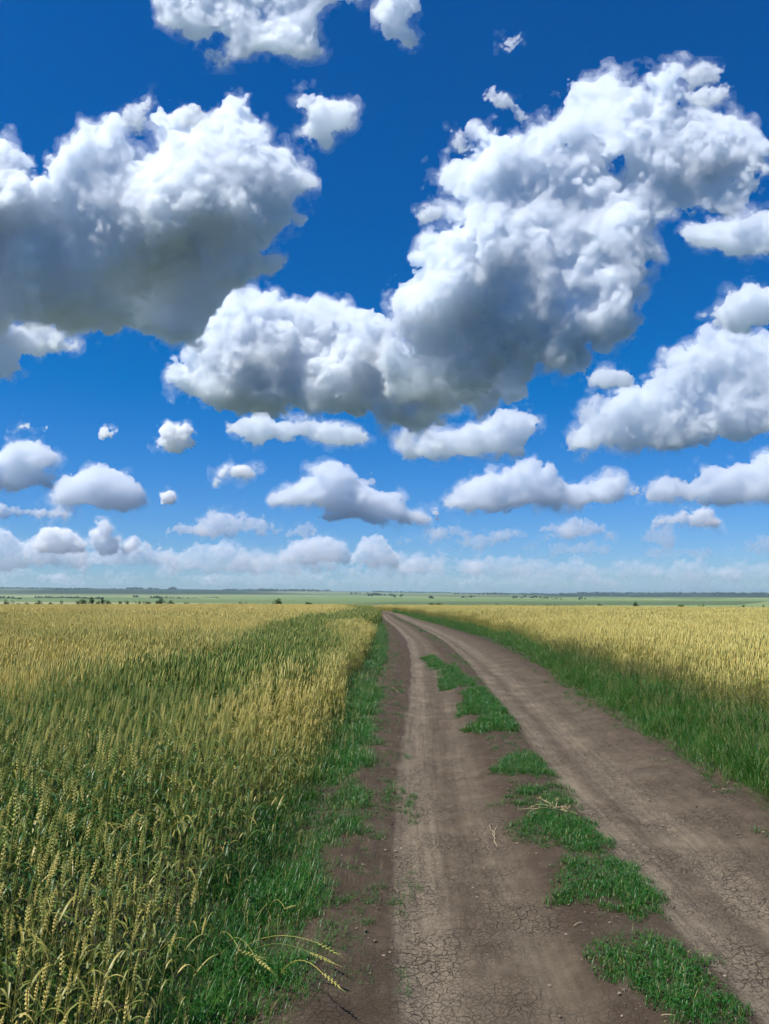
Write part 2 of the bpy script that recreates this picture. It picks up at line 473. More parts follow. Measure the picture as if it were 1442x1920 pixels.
def road_edges(y):
    """Lateral offsets of the verge edges from the track's reference line."""
    y = np.asarray(y, float)
    left = np.interp(y, [0, 3, 4.2, 6.3, 13, 30, 60, 100], [-.20, -.13, -.06, .0, -.27, -.55, -.2, -.15])
    right = np.interp(y, [0, 3, 6.3, 13, 30, 60, 100], [2.85, 2.9, 2.8, 2.8, 3.3, 2.7, 2.3])
    return left, right


def wheat_edge_left(y):
    return np.interp(y, [0, 2, 4, 6, 9, 20, 40, 64, 89], [-.78, -.72, -.68, -.60, -.47, -.36, -.3, -.6, -.9]) * 1.0 + (road_c(y) - np.interp(y, [0, 30, 64, 89, 90], [0, .82, -.02, -.4, -.4])) * smooth(64, 100, y)


def wheat_edge_right(y):
    return road_c(y) + np.interp(y, [0, 8, 20, 30, 45, 64, 90, 300], [4.0, 4.05, 3.75, 4.2, 4.0, 3.5, 3.0, 3.0])


# ---------------------------------------------------------------- material helpers
def new_mat(name):
    m = bpy.data.materials.new(name)
    m.use_nodes = True
    nt = m.node_tree
    nt.nodes.clear()
    return m, nt, nt.nodes, nt.links


class NB:
    """Small shorthand for building node trees."""
    def __init__(s, nt):
        s.nt, s.n, s.l = nt, nt.nodes, nt.links

    def put(s, node, i, v):
        sock = node.inputs[i]
        if hasattr(v, 'is_output'):
            s.l.new(v, sock)
        else:
            sock.default_value = v

    def math(s, op, a, b=0.0, c=0.0, clamp=False):
        n = s.n.new('ShaderNodeMath')
        n.operation = op
        n.use_clamp = clamp
        for i, v in enumerate((a, b, c)):
            s.put(n, i, v)
        return n.outputs[0]

    def mix(s, f, a, b, blend='MIX'):
        n = s.n.new('ShaderNodeMix')
        n.data_type = 'RGBA'
        n.blend_type = blend
        s.put(n, 0, f)
        s.put(n, 6, a if hasattr(a, 'is_output') else (*a, 1))
        s.put(n, 7, b if hasattr(b, 'is_output') else (*b, 1))
        return n.outputs[2]

    def noise(s, vec, scale, detail=4, rough=.55, dist=0.0):
        n = s.n.new('ShaderNodeTexNoise')
        s.l.new(vec, n.inputs['Vector'])
        n.inputs['Scale'].default_value = scale
        n.inputs['Detail'].default_value = detail
        n.inputs['Roughness'].default_value = rough
        n.inputs['Distortion'].default_value = dist
        return n.outputs[0]

    def vor(s, vec, scale, feature='F1', out='Distance', rand=1.0):
        n = s.n.new('ShaderNodeTexVoronoi')
        n.feature = feature
        s.l.new(vec, n.inputs['Vector'])
        n.inputs['Scale'].default_value = scale
        n.inputs['Randomness'].default_value = rand
        return n.outputs[out]

    def ramp(s, f, stops, color=False):
        n = s.n.new('ShaderNodeValToRGB')
        els = n.color_ramp.elements
        while len(els) < len(stops):
            els.new(.5)
        for e, (p, c) in zip(els, stops):
            e.position = p
            e.color = (*c, 1) if isinstance(c, tuple) else (c, c, c, 1)
        s.put(n, 0, f)
        return n.outputs[0]

    def attr(s, name, kind='GEOMETRY', out='Fac'):
        n = s.n.new('ShaderNodeAttribute')
        n.attribute_name = name
        n.attribute_type = kind
        return n.outputs[out]

    def pos(s):
        return s.n.new('ShaderNodeNewGeometry').outputs['Position']

    def mapping(s, vec, scale=(1, 1, 1), rot=(0, 0, 0)):
        n = s.n.new('ShaderNodeMapping')
        s.l.new(vec, n.inputs[0])
        n.inputs['Scale'].default_value = scale
        n.inputs['Rotation'].default_value = rot
        return n.outputs[0]

    def bsdf(s, color, rough=.9, spec=.2, normal=None):
        n = s.n.new('ShaderNodeBsdfPrincipled')
        s.put(n, 'Base Color', color if hasattr(color, 'is_output') else (*color, 1))
        s.put(n, 'Roughness', rough)
        n.inputs['Specular IOR Level'].default_value = spec
        if normal is not None:
            s.l.new(normal, n.inputs['Normal'])
        return n.outputs[0]

    def bump(s, h, dist, strength=1.0):
        n = s.n.new('ShaderNodeBump')
        n.inputs['Distance'].default_value = dist
        n.inputs['Strength'].default_value = strength
        s.l.new(h, n.inputs['Height'])
        return n.outputs[0]

    def out(s, sh):
        o = s.n.new('ShaderNodeOutputMaterial')
        s.l.new(sh, o.inputs['Surface'])


def add_attr(me, name, vals):
    a = me.attributes.new(name, 'FLOAT', 'POINT')
    a.data.foreach_set('value', np.ascontiguousarray(vals, np.float32))


# ---------------------------------------------------------------- ground sheet
def ground_material():
    m, nt, n, l = new_mat('ground_soil_and_fields')
    b = NB(nt)
    p = b.pos()
    far = b.attr('far')
    soil_n = b.noise(p, 3.2, 6, .65)
    soil = b.ramp(soil_n, [(.3, (.030, .024, .019)), (.7, (.060, .048, .037))])
    green = b.noise(p, 1.1, 5)
    soil = b.mix(b.math('MULTIPLY', green, .55), soil, (.035, .050, .016))
    # the patchwork of fields in the valley and on the hills
    q = b.mapping(p, (1 / 900, 1 / 620, 0), (0, 0, .35))
    cell = b.vor(q, 1.0, out='Color', rand=.9)
    sp = n.new('ShaderNodeSeparateColor')
    l.new(cell, sp.inputs[0])
    fld = b.ramp(sp.outputs[0], [(0.0, (.110, .160, .060)), (.3, (.155, .205, .080)), (.46, (.210, .235, .105)), (.60, (.280, .265, .140)), (.70, (.090, .135, .055)), (.80, (.130, .100, .075)), (.88, (.055, .100, .036)), (1.0, (.24, .26, .10))])
    fld = b.mix(b.math('MULTIPLY', b.noise(p, .011, 5), .5), fld, (.10, .15, .045))
    fld = b.mix(b.attr('aside'), fld, (.12, .118, .112))  # unseen ground to the sides greyed to cut green bounce on the clouds
    fld = b.mix(b.attr('remote'), fld, b.mix(.68, (.066, .082, .080), fld))  # far steppe darkened and blued, also to dull green bounce onto cloud bases
    forest = b.attr('wood')
    fld = b.mix(forest, fld, (.018, .036, .014))
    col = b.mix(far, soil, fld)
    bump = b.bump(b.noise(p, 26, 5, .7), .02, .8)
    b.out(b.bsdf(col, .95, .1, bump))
    return m


def graded(lo, hi, fine_lo, fine_hi, step, grow):
    a = list(np.arange(fine_lo, fine_hi, step))
    s, x = step, a[-1]
    while x < hi:
        s *= grow
        x += s
        a.append(min(x, hi))
    s, x = step, fine_lo
    pre = []
    while x > lo:
        s *= grow
        x -= s
        pre.append(max(x, lo))
    return np.array(pre[::-1] + a)


gxs = graded(-14500, 14500, -4, 8, .3, 1.075)
gys = graded(-2500, 14500, 0, 30, .3, 1.045)
GX, GY = np.meshgrid(gxs, gys, indexing='ij')
GZ = terrain(GX, GY)
gu = GX - road_c(GY)
inroad = smooth(-.75, -.35, gu) * (1 - smooth(2.9, 3.3, gu)) * smooth(-5, 0, GY) * (1 - smooth(170, 200, GY))
GR = np.hypot(GX, GY)
GZ = GZ - .10 * inroad + .03 * (noise2(GX, GY, .8, 6) - .5) * (1 - smooth(40, 80, GR))
nx_, ny_ = GX.shape
ii = np.arange(nx_ * ny_).reshape(nx_, ny_)
gf = np.stack([ii[:-1, :-1], ii[1:, :-1], ii[1:, 1:], ii[:-1, 1:]], -1).reshape(-1, 4)
gme = mesh_np('ground', np.stack([GX, GY, GZ], -1).reshape(-1, 3), gf, [ground_material()], True)
add_attr(gme, 'far', smooth(225, 300, GR).ravel())
add_attr(gme, 'aside', smooth(33, 42, np.abs(np.degrees(np.arctan2(GX, GY)))).ravel())
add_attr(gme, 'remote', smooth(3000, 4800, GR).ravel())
gaz = np.degrees(np.arctan2(GX, np.maximum(GY, 1)))
wood = smooth(.52, .66, noise2(GX, GY * .5, 1500, 9) + .25 * smooth(5, 20, gaz)) * smooth(3600, 4600, GR)
wood = np.maximum(wood, smooth(10, 22, gaz) * smooth(4300, 5600, GR) * .9)
add_attr(gme, 'wood', wood.ravel())
ground = link('ground', gme)
ground['kind'] = 'structure'


# ---------------------------------------------------------------- the dirt track
def road_material():
    m, nt, n, l = new_mat('dried_mud')
    b = NB(nt)
    p = b.pos()
    u0, v0 = b.attr('road_u'), b.attr('road_v')
    cb = n.new('ShaderNodeCombineXYZ')
    l.new(u0, cb.inputs[0])
    l.new(v0, cb.inputs[1])
    uv = cb.outputs[0]
    wob = b.math('MULTIPLY_ADD', b.noise(b.mapping(uv, (1.6, .35, 1)), 1.0, 4), .22, -.11)
    fine = b.math('MULTIPLY_ADD', b.noise(b.mapping(uv, (9, .9, 1)), 1.0, 5, .6), .10, -.05)
    u = b.math('ADD', b.math('ADD', u0, wob), fine)
    t = b.math('MULTIPLY_ADD', u, 1 / 4.0, .8 / 4.0)          # -0.8 .. 3.2 -> 0 .. 1
    T = lambda x: (x + .8) / 4.0
    worn = b.ramp(t, [(T(-.3), 0.04), (T(.03), .10), (T(.08), .92), (T(.28), .95), (T(.38), .48), (T(.52), .35), (T(.66), .58), (T(.80), .34), (T(.92), .06), (T(1.42), .05), (T(1.50), .95), (T(1.64), .85), (T(1.78), .36), (T(1.92), .85), (T(2.10), .80), (T(2.28), .42), (T(2.6), .26), (T(2.95), .08)])
    streak = b.noise(b.mapping(uv, (26, .55, 1)), 1.0, 4, .6)
    worn = b.math('MULTIPLY', worn, b.math('MULTIPLY_ADD', streak, 1.7, .08), clamp=True)
    mott = b.noise(uv, 5.5, 7, .72)
    grit = b.noise(uv, 70, 6, .8)
    worn = b.math('ADD', worn, b.math('MULTIPLY_ADD', mott, 1.0, -.52), clamp=True)
    dark = b.mix(b.noise(uv, 1.7, 3), (.060, .044, .030), (.086, .064, .044))
    pale = b.mix(b.noise(uv, 2.3, 4), (.185, .150, .104), (.25, .207, .148))
    col = b.mix(worn, dark, pale)
    col = b.mix(b.math('MULTIPLY_ADD', grit, 1.6, -.52, clamp=True), b.mix(1.0, col, (.62, .6, .58), 'MULTIPLY'), b.mix(1.0, col, (1.25, 1.25, 1.25), 'MULTIPLY'))
    # shrinkage cracks, finer within coarser plates
    wv = n.new('ShaderNodeVectorMath')
    wv.operation = 'ADD'
    l.new(uv, wv.inputs[0])
    nz = n.new('ShaderNodeTexNoise')
    nz.inputs['Scale'].default_value = 22
    nz.inputs['Detail'].default_value = 3
    l.new(uv, nz.inputs['Vector'])
    sc = n.new('ShaderNodeVectorMath')
    sc.operation = 'SCALE'
    sc.inputs['Scale'].default_value = .035
    l.new(nz.outputs['Color'], sc.inputs[0])
    l.new(sc.outputs[0], wv.inputs[1])
    c1 = b.vor(wv.outputs[0], 13, 'DISTANCE_TO_EDGE')
    c2 = b.vor(wv.outputs[0], 34, 'DISTANCE_TO_EDGE')
    patch = b.math('MULTIPLY_ADD', b.noise(uv, 2.1, 3), 3.0, -1.0, clamp=True)
    k1 = b.math('SUBTRACT', 1.0, b.math('DIVIDE', c1, .028, clamp=True), clamp=True)
    k2 = b.math('MULTIPLY', b.math('SUBTRACT', 1.0, b.math('DIVIDE', c2, .055, clamp=True), clamp=True), .75)
    patch = b.math('MULTIPLY', patch, b.math('MULTIPLY_ADD', worn, 1.0, .3, clamp=True))
    crack = b.math('MULTIPLY', b.math('MAXIMUM', k1, k2), patch)
    col = b.mix(b.math('MULTIPLY', crack, b.math('MULTIPLY_ADD', b.noise(uv, 4.3, 3), 1.1, -.08, clamp=True)), col, (.012, .010, .008))
    h = b.math('ADD', b.math('MULTIPLY', grit, .5), b.math('MULTIPLY', crack, -1.2))
    h = b.math('ADD', h, b.math('MULTIPLY', mott, .9))
    b.out(b.bsdf(col, .95, .12, b.bump(h, .012, 1.0)))
    return m


vs_ = np.concatenate([np.arange(.5, 2.4, .1), np.arange(2.4, 9, .022), np.arange(9, 25, .08), np.arange(25, 200, .7)])
us_ = np.concatenate([np.arange(-.95, -.3, .05), np.arange(-.3, 3.0, .022), np.arange(3.0, 3.8, .05)])
RU, RV = np.meshgrid(us_, vs_, indexing='ij')
prof = np.interp(RU, [-.95, -.6, -.3, 0, .15, .45, .75, .95, 1.15, 1.4, 1.58, 2.0, 2.4, 2.75, 3.1, 3.8], [-.12, -.02, .012, -.03, -.065, -.07, -.05, .0, .022, .0, -.045, -.065, -.035, .005, -.01, -.12])
rough_ = .030 * (noise2(RU, RV * .45, .22, 11) - .5) + .012 * (noise2(RU * 2.2, RV * .4, .12, 12) - .5) + .016 * (noise2(RU, RV, .06, 13) - .5) + .010 * (noise2(RU, RV, .025, 14) - .5)
RXX = RU + road_c(RV)
RZ = terrain(RXX, RV) + prof + rough_ + .02 * (noise2(RU, RV, 1.3, 15) - .5)
i2 = np.arange(RU.size).reshape(RU.shape)
rf = np.stack([i2[:-1, :-1], i2[1:, :-1], i2[1:, 1:], i2[:-1, 1:]], -1).reshape(-1, 4)
rme = mesh_np('dirt_road', np.stack([RXX, RV, RZ], -1).reshape(-1, 3), rf, [road_material()], True)
add_attr(rme, 'road_u', RU.ravel())
add_attr(rme, 'road_v', RV.ravel())
road = link('dirt_road', rme)
road['kind'] = 'structure'


def surf_z(x, y):
    """Height of whatever surface lies at x, y: the track or the ground."""
    x, y = np.asarray(x, float), np.asarray(y, float)
    u = x - road_c(y)
    zr = np.interp(u, [-.6, -.3, 0, .15, .45, .75, .95, 1.15, 1.4, 1.58, 2.0, 2.4, 2.75, 3.1], [-.02, .012, -.03, -.065, -.07, -.05, .0, .022, .0, -.045, -.065, -.035, .005, -.01])
    return terrain(x, y) + np.where((u > -.6) & (u < 3.1), zr, 0)


# ---------------------------------------------------------------- plants
class MB:
    """Collects triangles with per-vertex 'rnd' and per-face material index."""
    def __init__(s):
        s.v, s.f, s.r, s.m, s.n = [], [], [], [], 0

    def add(s, v, f, rnd=0.0, mi=0):
        v = np.asarray(v, float).reshape(-1, 3)
        f = np.asarray(f, int)
        if f.shape[1] == 4:
            f = np.concatenate([f[:, [0, 1, 2]], f[:, [0, 2, 3]]])
        s.v.append(v)
        s.f.append(f + s.n)
        s.r.append(np.full(len(v), rnd) if np.isscalar(rnd) else np.asarray(rnd))
        s.m.append(np.full(len(f), mi))
        s.n += len(v)

    def merge(s, o, mat=None, rnd=None):
        v = np.concatenate(o.v)
        if mat is not None:
            v = v @ mat[0].T + mat[1]
        s.v.append(v)
        s.f.append(np.concatenate(o.f) + s.n)
        r = np.concatenate(o.r)
        s.r.append(r if rnd is None else (r + rnd) % 1.0)
        s.m.append(np.concatenate(o.m))
        s.n += len(v)

    def mesh(s, name, mats, smooth_=False):
        me = mesh_np(name, np.concatenate(s.v), np.concatenate(s.f), mats, smooth_)
        me.polygons.foreach_set('material_index', np.concatenate(s.m).astype(np.int32))
        add_attr(me, 'rnd', np.concatenate(s.r))
        return me


def rotz(a):
    c, s = math.cos(a), math.sin(a)
    return np.array([[c, -s, 0], [s, c, 0], [0, 0, 1.0]])


def tube(path, rad, k):
    path = np.asarray(path, float)
    n = len(path)
    d = np.gradient(path, axis=0)
    d /= np.linalg.norm(d, axis=1)[:, None] + 1e-9
    ref = np.array([0.31, .95, .05])
    a = np.cross(d, ref)
    a /= np.linalg.norm(a, axis=1)[:, None] + 1e-9
    b = np.cross(d, a)
    an = np.arange(k) * 2 * np.pi / k
    rad = np.broadcast_to(np.asarray(rad, float), n)
    V = path[:, None, :] + rad[:, None, None] * (np.cos(an)[None, :, None] * a[:, None, :] + np.sin(an)[None, :, None] * b[:, None, :])
    idx = np.arange(n * k).reshape(n, k)
    nx = np.roll(idx, -1, 1)
    F = np.stack([idx[:-1], nx[:-1], nx[1:], idx[1:]], -1).reshape(-1, 4)
    return V.reshape(-1, 3), F


def strip(path, width, side, fold=0.0):
    """A leaf blade: a folded ribbon along a path."""
    path = np.asarray(path, float)
    n = len(path)
    w = np.asarray(width, float)[:, None]
    side = np.asarray(side, float)
    if fold:
        V = np.stack([path - side * w, path + np.array([0, 0, -1.0]) * w * fold, path + side * w], 1)
        idx = np.arange(n * 3).reshape(n, 3)
        F = np.concatenate([np.stack([idx[:-1, j], idx[:-1, j + 1], idx[1:, j + 1], idx[1:, j]], -1) for j in (0, 1)])
    else:
        V = np.stack([path - side * w, path + side * w], 1)
        idx = np.arange(n * 2).reshape(n, 2)
        F = np.stack([idx[:-1, 0], idx[:-1, 1], idx[1:, 1], idx[1:, 0]], -1)
    return V.reshape(-1, 3), F


def plant_mat(name, cols, ripe_cols=None, trans=.3, rough=.55, spec=.3, jitter=.35):
    """Leaf-like surface: colour runs over the ramp 'cols' by the plant's own chance value, towards 'ripe_cols' where the crop is ripe."""
    m, nt, n, l = new_mat(name)
    b = NB(nt)
    oi = n.new('ShaderNodeObjectInfo')
    r = b.math('FRACT', b.math('ADD', b.attr('rnd'), oi.outputs['Random']))
    col = b.ramp(r, cols)
    if ripe_cols:
        rp = b.attr('ripe', 'INSTANCER')
        k = b.math('ADD', rp, b.math('MULTIPLY_ADD', r, 2 * jitter, -jitter), clamp=True)
        col = b.mix(k, col, b.ramp(b.math('FRACT', b.math('MULTIPLY', r, 7.31)), ripe_cols))
    pr = b.bsdf(col, rough, spec)
    tr = n.new('ShaderNodeBsdfTranslucent')
    l.new(col, tr.inputs['Color'])
    mx = n.new('ShaderNodeMixShader')
    mx.inputs[0].default_value = trans
    l.new(pr, mx.inputs[1])
    l.new(tr.outputs[0], mx.inputs[2])
    b.out(mx.outputs[0])
    return m


M_EAR = plant_mat('wheat_ear', [(0, (.13, .215, .042)), (.5, (.215, .285, .062)), (1, (.38, .375, .105))], [(0, (.70, .555, .16)), (.5, (.80, .67, .23)), (1, (.60, .51, .155))], .2, .55, .3)
M_STEM = plant_mat('wheat_stem', [(0, (.050, .125, .018)), (1, (.11, .17, .03))], [(0, (.46, .38, .09)), (1, (.58, .48, .14))], .2, .5, .3)
M_LEAF = plant_mat('wheat_leaf', [(0, (.020, .095, .018)), (.5, (.036, .125, .020)), (.80, (.066, .140, .024)), (.90, (.34, .28, .06)), (1, (.46, .38, .13))], [(0, (.38, .31, .062)), (.5, (.18, .22, .036)), (1, (.54, .43, .13))], .35, .42, .45)
M_GRASS = plant_mat('grass_blade', [(0, (.011, .085, .007)), (.5, (.022, .125, .010)), (.86, (.052, .170, .016)), (.96, (.17, .19, .04)), (1, (.32, .27, .10))], None, .38, .42, .45)
M_GRASS_DARK = plant_mat('rank_grass_blade', [(0, (.014, .095, .010)), (.45, (.034, .150, .013)), (.78, (.090, .200, .020)), (.90, (.24, .26, .065)), (1, (.42, .37, .16))], None, .38, .42, .45)
M_SEED = plant_mat('grass_seed_head', [(0, (.20, .22, .06)), (1, (.38, .31, .13))], None, .3, .7, .2)
M_WEED = plant_mat('weed_leaf', [(0, (.013, .100, .010)), (.7, (.032, .140, .016)), (1, (.10, .19, .035))], None, .35, .4, .5)
M_DRY = plant_mat('dry_straw', [(0, (.34, .27, .14)), (1, (.50, .42, .26))], None, .1, .7, .2)
M_BUSH = plant_mat('bush_leaf', [(0, (.024, .055, .014)), (.6, (.042, .080, .020)), (1, (.075, .110, .032))], None, .3, .6, .2)
M_BUSH_PALE = plant_mat('pale_bush_leaf', [(0, (.045, .070, .018)), (1, (.095, .110, .036))], None, .3, .6, .2)
M_BARK = plant_mat('bark', [(0, (.045, .035, .026)), (1, (.07, .055, .04))], None, 0.0, .9, .1)


def ear_mb(rng, P0, D, detail, size=1.0):
    """A wheat ear starting at P0 along the direction D, nodding a little."""
    mb = MB()
    L = (.078 + .022 * rng.random()) * size
    D = D / np.linalg.norm(D)
    side = np.cross(D, [0, 0, 1.0])
    side = side / (np.linalg.norm(side) + 1e-6) if np.linalg.norm(side) > 1e-3 else np.array([1.0, 0, 0])
    nod = np.array([D[0], D[1], 0]) * .25 + np.array([0, 0, -.06])
    ts = np.linspace(0, 1, 12)
    axis = P0 + np.outer(ts * L, D) + np.outer(ts ** 2 * L * .5, nod)
    a0 = rng.random() * 6.28
    b1 = np.cross(D, side)
    if detail == 2:
        v, f = tube(axis, .0022 * np.ones(12), 4)
        mb.add(v, f, .4)
        for i in range(12):
            w = math.sin(math.pi * min(.96, .16 + .80 * i / 11.0)) ** .5
            for j in (-1, 0, 1):
                an = a0 + (i % 2) * math.pi + j * .95
                o = math.cos(an) * side + math.sin(an) * b1
                d2 = D * .92 + o * (.42 if i < 11 else .1)
                d2 /= np.linalg.norm(d2)
                c = axis[i] + o * .0035 * w
                t1 = np.cross(d2, o)
                t1 /= np.linalg.norm(t1) + 1e-9
                t2 = np.cross(d2, t1)
                ln, wd = .0125 * w * size, .0031 * w * size
                vv = np.array([c, c + d2 * ln * .45 + t1 * wd, c + d2 * ln * .45 + t2 * wd * .8, c + d2 * ln * .45 - t1 * wd, c + d2 * ln * .45 - t2 * wd * .8, c + d2 * ln * 1.12])
                ff = [[0, 2, 1], [0, 3, 2], [0, 4, 3], [0, 1, 4], [5, 1, 2], [5, 2, 3], [5, 3, 4], [5, 4, 1]]
                mb.add(vv, ff, rng.random() * .25 + .3)
                if j == 0 and i % 2 == 0 or i > 9:
                    tip = c + d2 * ln * 1.1
                    mb.add([tip - t1 * .0004, tip + t1 * .0004, tip + d2 * .030 + D * .014], [[0, 1, 2]], .6)
    else:
        k = 4 if detail == 1 else 3
        n = 7 if detail == 1 else 4
        pick = np.linspace(0, 11, n).astype(int)
        r = .0068 * size * np.sin(np.pi * np.linspace(.12, .95, n)) ** .6
        if detail == 1:
            r = r * (1 + .22 * np.array([(-1) ** q for q in range(n)]))
        if detail == 0:
            r = r * 1.4
        v, f = tube(axis[pick], r, k)
        mb.add(v, f, rng.random() * .5)
    return mb


def stalk_parts(rng, detail, wind=.12, h=None):
    """Stem, ear and leaves of one wheat plant, as three sets of triangles."""
    h = h or .54 + .16 * rng.random()
    lean = wind * (.3 + .9 * rng.random()) * h
    ly = (rng.random() - .5) * .12 * h
    n = {2: 9, 1: 4, 0: 3}[detail]
    t = np.linspace(0, 1, n)
    path = np.stack([lean * t ** 2.2, ly * t ** 1.6, h * t], 1)
    stem, ear, leaves = MB(), MB(), []
    rr = .0019 if detail == 2 else (.0024 if detail == 1 else .0034)
    v, f = tube(path, rr * (1.15 - .45 * t), 4 if detail == 2 else 3)
    stem.add(v, f, rng.random() * .3)
    D = path[-1] - path[-2]
    ear.merge(ear_mb(rng, path[-1], D, detail, 1.0 if detail else 1.25))
    nl = {2: 4, 1: 2, 0: 1}[detail]
    for i in range(nl):
        t0 = (.28 + .17 * i) if detail == 2 else (.45 + .25 * i)
        t0 += rng.random() * .08
        p0 = np.array([np.interp(t0, t, path[:, q]) for q in range(3)])
        a = rng.random() * 6.28
        out = np.array([math.cos(a), math.sin(a), 0])
        side = np.array([-math.sin(a), math.cos(a), 0])
        Ln = .16 + .12 * rng.random()
        m_ = {2: 8, 1: 4, 0: 3}[detail]
        s = np.linspace(0, 1, m_)
        droop = .5 + 1.4 * rng.random()
        pth = p0 + np.outer(s * Ln * .62, out) + np.outer(Ln * (.75 * s - droop * .72 * s ** 2.3), [0, 0, 1.0])
        w = (.0058 if detail == 2 else .0075) * np.minimum(1, .45 + 2 * s) * (1 - s ** 2.5) + .0004
        tw = side * 1.0
        v, f = strip(pth, w, tw, .45 if detail == 2 else 0)
        lf = MB()
        lf.add(v, f, rng.random())
        leaves.append(lf)
    return stem, ear, leaves


def whole(rng, detail, **kw):
    s, e, ls = stalk_parts(rng, detail, **kw)
    mb = MB()
    s.m = [np.full(len(q), 1) for q in s.m]
    mb.merge(s)
    mb.merge(e)
    for q in ls:
        q.m = [np.full(len(z), 2) for z in q.m]
        mb.merge(q)
    return mb


W_MATS = [M_EAR, M_STEM, M_LEAF]


def clump(rng, detail, size, count, **kw):
    mb = MB()
    base = [whole(rng, detail, **kw) for _ in range(10)]
    for i in range(count):
        x, y = (rng.random(2) - .5) * size
        a = rng.normal() * .8
        s = .85 + .3 * rng.random()
        mb.merge(base[i % 10], (rotz(a) * s, np.array([x, y, 0])), rng.random())
    return mb


def blade_tuft(rng, n, h0, h1, spread, w=.0022, droop=.5, lean=(0, 0), seed_heads=0, weeds=0, seg=4, wl=1.0):
    mb = MB()
    for i in range(n):
        a = rng.random() * 6.28
        rad = spread * math.sqrt(rng.random())
        b2 = rng.random() * 6.28
        x0 = np.array([rad * math.cos(b2), rad * math.sin(b2), 0])
        out = np.array([math.cos(a), math.sin(a), 0])
        L = h0 + (h1 - h0) * rng.random() ** 1.4
        s = np.linspace(0, 1, seg + 1)
        k = .25 + .55 * rng.random()
        dr = droop * (.4 + rng.random())
        P = x0 + np.outer(L * k * s ** 1.5, out) + np.outer(L * (s - dr * .45 * s ** 2.4), [0, 0, 1.0]) + np.outer(L * s ** 2, [lean[0], lean[1], 0])
        ww = w * (.7 + .7 * rng.random()) * (1 - s ** 2.2) + .0002
        v, f = strip(P, ww, [-math.sin(a), math.cos(a), 0])
        mb.add(v, f, rng.random())
        if i < seed_heads:
            L2 = h1 * (1.0 + .35 * rng.random())
            P = x0 + np.outer(L2 * .25 * s ** 1.8, out) + np.outer(L2 * (s - .06 * s ** 3), [0, 0, 1.0]) + np.outer(L2 * s ** 2, [lean[0] * 1.5, lean[1], 0])
            v, f = tube(P, .0008, 3)
            mb.add(v, f, .93)
            D = P[-1] - P[-2]
            D /= np.linalg.norm(D)
            for q in range(16):
                tt = q / 15
                c = P[-1] + D * (.11 * tt - .05)
                o = rng.normal(size=3) * np.array([1, 1, .5])
                e = c + D * .02 + o * .011 * (1 - tt * .7)
                mb.add([c, c + o * .002 + np.array([.0012, 0, 0]), e], [[0, 1, 2]], rng.random() * .5, 1)
    for i in range(weeds):
        b2 = rng.random() * 6.28
        c = np.array([math.cos(b2), math.sin(b2), 0]) * spread * math.sqrt(rng.random())
        for q in range(rng.integers(4, 8)):
            a = rng.random() * 6.28
            o = np.array([math.cos(a), math.sin(a), 0])
            sd = np.array([-math.sin(a), math.cos(a), 0])
            z = .02 + (h0 + .5 * (h1 - h0)) * rng.random() * .8
            ln, wd = wl * (.018 + .022 * rng.random()), wl * (.006 + .006 * rng.random())
            p0 = c + np.array([0, 0, z]) + o * .01
            tilt = .2 + .5 * rng.random()
            v = [p0, p0 + o * ln * .5 + sd * wd + np.array([0, 0, ln * tilt * .5]), p0 + o * ln + np.array([0, 0, ln * tilt * .4]), p0 + o * ln * .5 - sd * wd + np.array([0, 0, ln * tilt * .5])]
            mb.add(v, [[0, 1, 2, 3]], rng.random(), 2)
    return mb


# ---------------------------------------------------------------- scattering of uncountable growth
def source_collection(name, meshes):
    c = bpy.data.collections.new(name)
    for i, me in enumerate(meshes):
        o = bpy.data.objects.new('%s_%02d' % (name, i), me)
        c.objects.link(o)
    return c


def scatter_group(coll):
    ng = bpy.data.node_groups.new('scatter', 'GeometryNodeTree')
    ng.interface.new_socket('Geometry', in_out='INPUT', socket_type='NodeSocketGeometry')
    ng.interface.new_socket('Geometry', in_out='OUTPUT', socket_type='NodeSocketGeometry')
    N, L = ng.nodes, ng.links
    gi, go = N.new('NodeGroupInput'), N.new('NodeGroupOutput')
    ci = N.new('GeometryNodeCollectionInfo')
    ci.inputs['Collection'].default_value = coll
    ci.inputs['Separate Children'].default_value = True
    ci.inputs['Reset Children'].default_value = True
    ip = N.new('GeometryNodeInstanceOnPoints')
    ip.inputs['Pick Instance'].default_value = True

    def named(nm, typ):
        a = N.new('GeometryNodeInputNamedAttribute')
        a.data_type = typ
        a.inputs['Name'].default_value = nm
        return a.outputs['Attribute']
    L.new(gi.outputs[0], ip.inputs['Points'])
    L.new(ci.outputs[0], ip.inputs['Instance'])
    L.new(named('pick', 'INT'), ip.inputs['Instance Index'])
    L.new(named('turn', 'FLOAT_VECTOR'), ip.inputs['Rotation'])
    L.new(named('size', 'FLOAT_VECTOR'), ip.inputs['Scale'])
    L.new(ip.outputs[0], go.inputs[0])
    return ng


